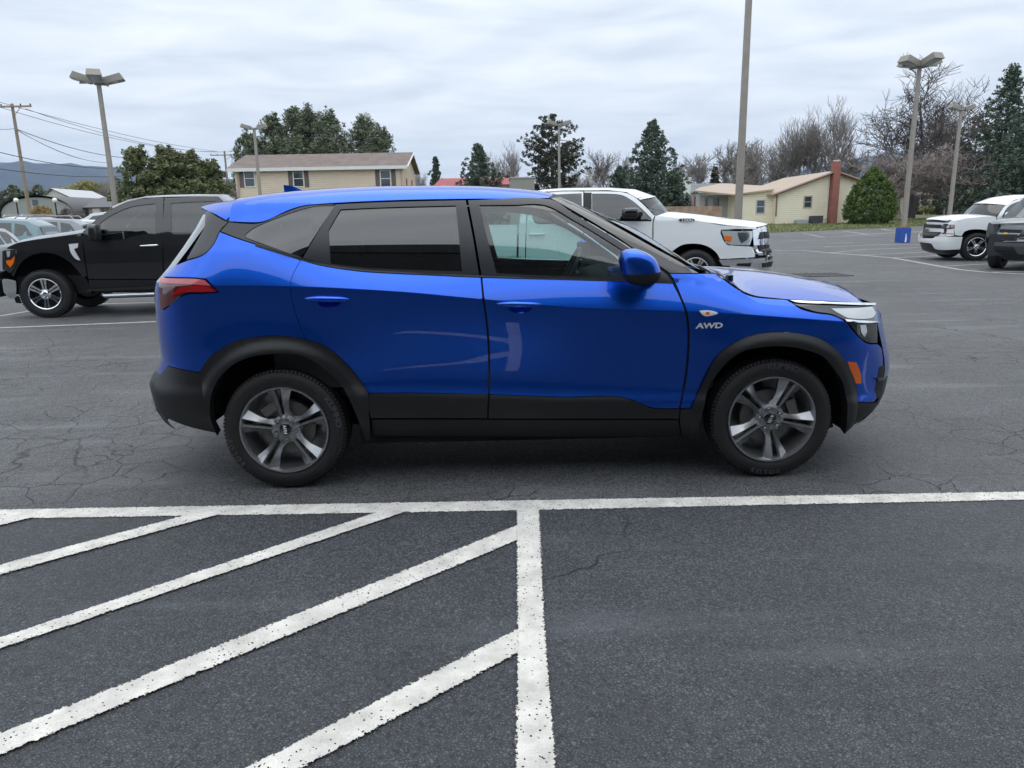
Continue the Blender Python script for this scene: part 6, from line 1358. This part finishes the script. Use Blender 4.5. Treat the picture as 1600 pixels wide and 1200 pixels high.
for i, (px, py, w, Y_) in enumerate(((20, 290, 60, 120), (58, 291, 50, 125), (-15, 292, 50, 118))):
    evergreen(px, py, Y_, w, F_TH2, ('dark tree behind the left end of the arched shed', 'dark tree behind the middle of the arched shed', 'dark tree cut by the left edge behind the shed')[i], 'bush', 60+i, 240, 18, .35, group='trees behind the shed')
evergreen(1475, 312, 84, 22, F_RG, 'small dark shrub under the beige house windows', 'bush', 71, 120, 14, .14, group='garden bushes', name='shrub')
# bare trees
def bare(rnd, H, R, levels=5, trunk=.3, split=.25, spread=.9, nb=3, twig=.012, up=.15):
    V = []; F = []
    def seg(p, q, r0, r1, n):
        d = (q-p).normalized(); a = d.orthogonal().normalized(); b = d.cross(a); k = len(V)
        for c, r in ((p, r0), (q, r1)):
            for i in range(n): t = 2*pi*i/n; V.append(c+(a*cos(t)+b*sin(t))*r)
        for i in range(n): F.append((k+i, k+(i+1) % n, k+n+(i+1) % n, k+n+i))
    def grow(p, d, ln, r, lv):
        n = 6 if lv == 0 else 4 if lv < 3 else 3; k = 3 if lv < 3 else 2
        for i in range(k):
            d2 = (d+Vector((rnd.gauss(0, .14), rnd.gauss(0, .14), rnd.gauss(up*.5, .10)))).normalized(); q = p+d2*ln/k; r2 = max(twig*.6, r*(1-.42/k)); seg(p, q, r, r2, n); p, d, r = q, d2, r2
            if lv < levels and lv > 0 and i < k-1:
                for s in range(1 if lv < 2 else 2): sd = (d+Vector((rnd.gauss(0, 1), rnd.gauss(0, 1), rnd.gauss(.1, .5))).normalized()*spread).normalized(); grow(p, sd, ln*rnd.uniform(.45, .7), max(twig, r*.5), lv+1)
        if lv < levels:
            for s in range(nb+(1 if lv == 0 else 0)): sd = (d+Vector((rnd.gauss(0, 1), rnd.gauss(0, 1), rnd.gauss(.1, .5))).normalized()*spread*(1.0 if lv else 1.15)).normalized(); grow(p, sd, ln*rnd.uniform(.6, .85)*(1.35 if lv == 0 else 1), max(twig, r*.62), lv+1)
    grow(Vector((0, 0, 0)), Vector((0, 0, 1)), H*split, trunk, 0)
    z = sorted(v.z for v in V)[int(len(V)*.997)]; x = sorted(abs(v.x) for v in V)[int(len(V)*.98)]
    return [Vector((v.x*R/x, v.y*R/x, v.z*H/z)) for v in V], F
TW = mat('twig_grey', (.23, .205, .19), .9); TWR = mat('twig_red', (.22, .185, .17), .9); TWY = mat('twig_yellow', (.40, .28, .12), .9); TWO = mat('oak_bark', (.085, .072, .066), .9); TWS = mat('willow_twig', (.33, .31, .13), .9)
def bare_tree(px, ptop, Y, wpx, m, label, seed, group='bare trees', name='bare_tree', proto=None, **k):
    p = at(px, ptop, Y); gz = T(p.x, Y); H = p.z-gz; R = wpx/FPX*(Y+CD)*.5
    if proto: o = proto.copy(); COL.objects.link(o); o.scale = (R/proto['R'], R/proto['R'], H/proto['H']); o.rotation_euler = (0, 0, seed)
    else: V, F = bare(random.Random(seed), H, R, **k); o = mk(name, V, F, m); o['R'] = R; o['H'] = H
    o.name = name; o.location = (p.x, Y, gz); return tag(o, label, 'tree', group)
bare_tree(1446, 94, 66, 240, TWO, 'big spreading bare oak behind the four headed lamp post', 7, levels=5, trunk=.40, split=.22, spread=1.15, nb=3, twig=.020, up=.10)
bare_tree(1497, 135, 80, 90, TW, 'pale slender bare tree right of the oak', 5, levels=5, trunk=.2, twig=.02)
bare_tree(1411, 238, 60, 120, TWR, 'reddish low bare tree in front of the oak trunk', 21, levels=5, trunk=.12, split=.16, spread=1.1, nb=3, twig=.010)
bare_tree(1500, 232, 62, 110, TWR, 'reddish bare tree under the lamp post with two heads', 22, levels=5, trunk=.12, split=.16, spread=1.1, nb=3, twig=.010)
p1_ = bare_tree(1298, 165, 92, 80, TW, 'tallest round crowned bare tree behind the brick chimney', 31, levels=5, trunk=.22, split=.2, spread=.62, nb=3, twig=.018, up=.45)
bare_tree(1265, 178, 94, 62, TW, 'tall bare tree just left of the tallest one', 1.0, proto=p1_)
bare_tree(1230, 210, 98, 70, TW, 'bare tree behind the left part of the yellow house roof', 2.0, proto=p1_)
p2_ = bare_tree(1178, 222, 90, 76, TW, 'wide bare tree right of the thick lamp post', 33, levels=5, trunk=.2, split=.18, spread=.85, nb=3, twig=.018)
bare_tree(1138, 228, 94, 60, TW, 'bare tree left of the thick lamp post', 2.5, proto=p2_)
bare_tree(1090, 243, 100, 66, TW, 'bare tree between the pointed spruce and the lamp post', 4.0, proto=p2_); bare_tree(1335, 232, 96, 62, TW, 'bare tree between the brick chimney and the dark pole', 5.5, proto=p2_)
bare_tree(940, 240, 78, 60, TWR, 'brown bare tree left of the pointed spruce', 1.7, proto=p2_); bare_tree(905, 262, 76, 40, TWR, 'small bare tree at the right foot of the ragged evergreen', 3.3, proto=p1_)
bare_tree(790, 230, 110, 52, TW, 'thin bare tree between the medium spruce and the ragged evergreen', .7, proto=p1_); bare_tree(652, 262, 110, 26, TW, 'faint bare tree at the right end of the long building', 2.9, proto=p1_)
bare_tree(348, 280, 50, 34, TWO, 'dark bare stump of a tree at the left corner of the long building', 1.2, proto=p2_); bare_tree(172, 282, 115, 46, TW, 'faint bare tree behind the tall lamp post at left', 4.4, proto=p2_)
# broken trunk and shrubs
bs_ = at(1530, 245, 60); b = MB(); b.tube([(0, 0, 0), (.05, 0, (bs_.z-T(bs_.x, 60))*.6), (.1, 0, bs_.z-T(bs_.x, 60))], [.26, .24, .2], 9); o = b.build('tree_stump', BARKG, None, smooth=60); o.location = (bs_.x, 60, T(bs_.x, 60)); tag(o, 'tall broken grey trunk left of the spruces at right', 'tree stump')
for px, py, Y_, w, m_, lb, sd in ((65, 325, 56, 42, TWY, 'yellow budding bush below the window of the arched shed', 81), (112, 330, 58, 30, TWR, 'reddish bare bush at the right end of the arched shed', 82), (1452, 322, 84, 20, TWS, 'low yellowish shrub beside the beige house', 83)):
    bare_tree(px, py, Y_, w, m_, lb, sd, 'garden bushes', 'bush', levels=6, trunk=.05, split=.12, spread=1.2, twig=.012, nb=4)
V_ = bare_tree(135, 288, 130, 64, TWS, 'yellow green willow behind the low building', 91, 'trees behind the shed', 'willow_tree', levels=6, trunk=.3, split=.2, spread=1.0, twig=.05, nb=4)
# the far wood that reads as one brown mass, thick with twigs
rnd = random.Random(77); V = []; F = []
for i in range(45000):
    az = rnd.uniform(-48, 50); R_ = rnd.uniform(135, 230); hh = interp(az, [-48, -34, -20, -8, 0, 6, 12, 18, 24, 30, 38, 50], [6, 5, 6, 6, 5, 6, 7, 8, 9, 9, 9, 9])*(.8+.3*sin(az*1.9)*sin(az*.63+1))
    x, y = R_*sin(radians(az)), R_*cos(radians(az)); z = T(x, y)+hh*rnd.random()**1.1*rnd.uniform(.75, 1.1); l = rnd.uniform(.4, 1.3); d = Vector((rnd.gauss(0, .5), rnd.gauss(0, .5), 1)).normalized()*l; w = rnd.uniform(.015, .04); k = len(V)
    V += [(x-w, y, z-l*.3), (x+w, y, z-l*.3), (x+d.x, y+d.y, z+d.z)]; F.append((k, k+1, k+2))
for i in range(900):
    az = rnd.uniform(-48, 50); R_ = rnd.uniform(140, 235); x, y = R_*sin(radians(az)), R_*cos(radians(az)); z = T(x, y); hh = rnd.uniform(4, 9); k = len(V); V += [(x-.12, y, z-.2), (x+.12, y, z-.2), (x+rnd.uniform(-.6, .6), y, z+hh)]; F.append((k, k+1, k+2))
tag(mk('far_woods', V, F, leafmat('far_twigs', [(.15, .13, .12), (.20, .175, .16), (.26, .23, .20)], .95)), kind='stuff')
# mailbox post on the lawn
c = gr(1443, 336); b = MB(); b.box((c.x, c.y, c.z+.55), (.1, .1, 1.1)); o = b.build('mailbox_post', mat('post_white', (.6, .6, .58), .7)); tag(o, 'white post with a dark mailbox by the oak trunk', 'mailbox'); b = MB(); b.box((c.x, c.y, c.z+1.2), (.5, .25, .22)); b.build('mailbox', MATTE, o)
# ---------------------------------------------------------------- haze
b = MB(); b.box((0, 300, 197), (9400, 9400, 396)); hzm = bpy.data.materials.new('haze'); hzm.use_nodes = True; t = hzm.node_tree; t.nodes.clear(); pv = N(t, 'ShaderNodeVolumePrincipled'); pv.inputs['Color'].default_value = (.50, .68, 1.0, 1); pv.inputs['Density'].default_value = 0.00011; pv.inputs['Anisotropy'].default_value = 0.2
ho = N(t, 'ShaderNodeOutputMaterial'); L(t, pv.outputs[0], ho.inputs['Volume']); hz_o = b.build('haze', hzm); tag(hz_o, kind='stuff')
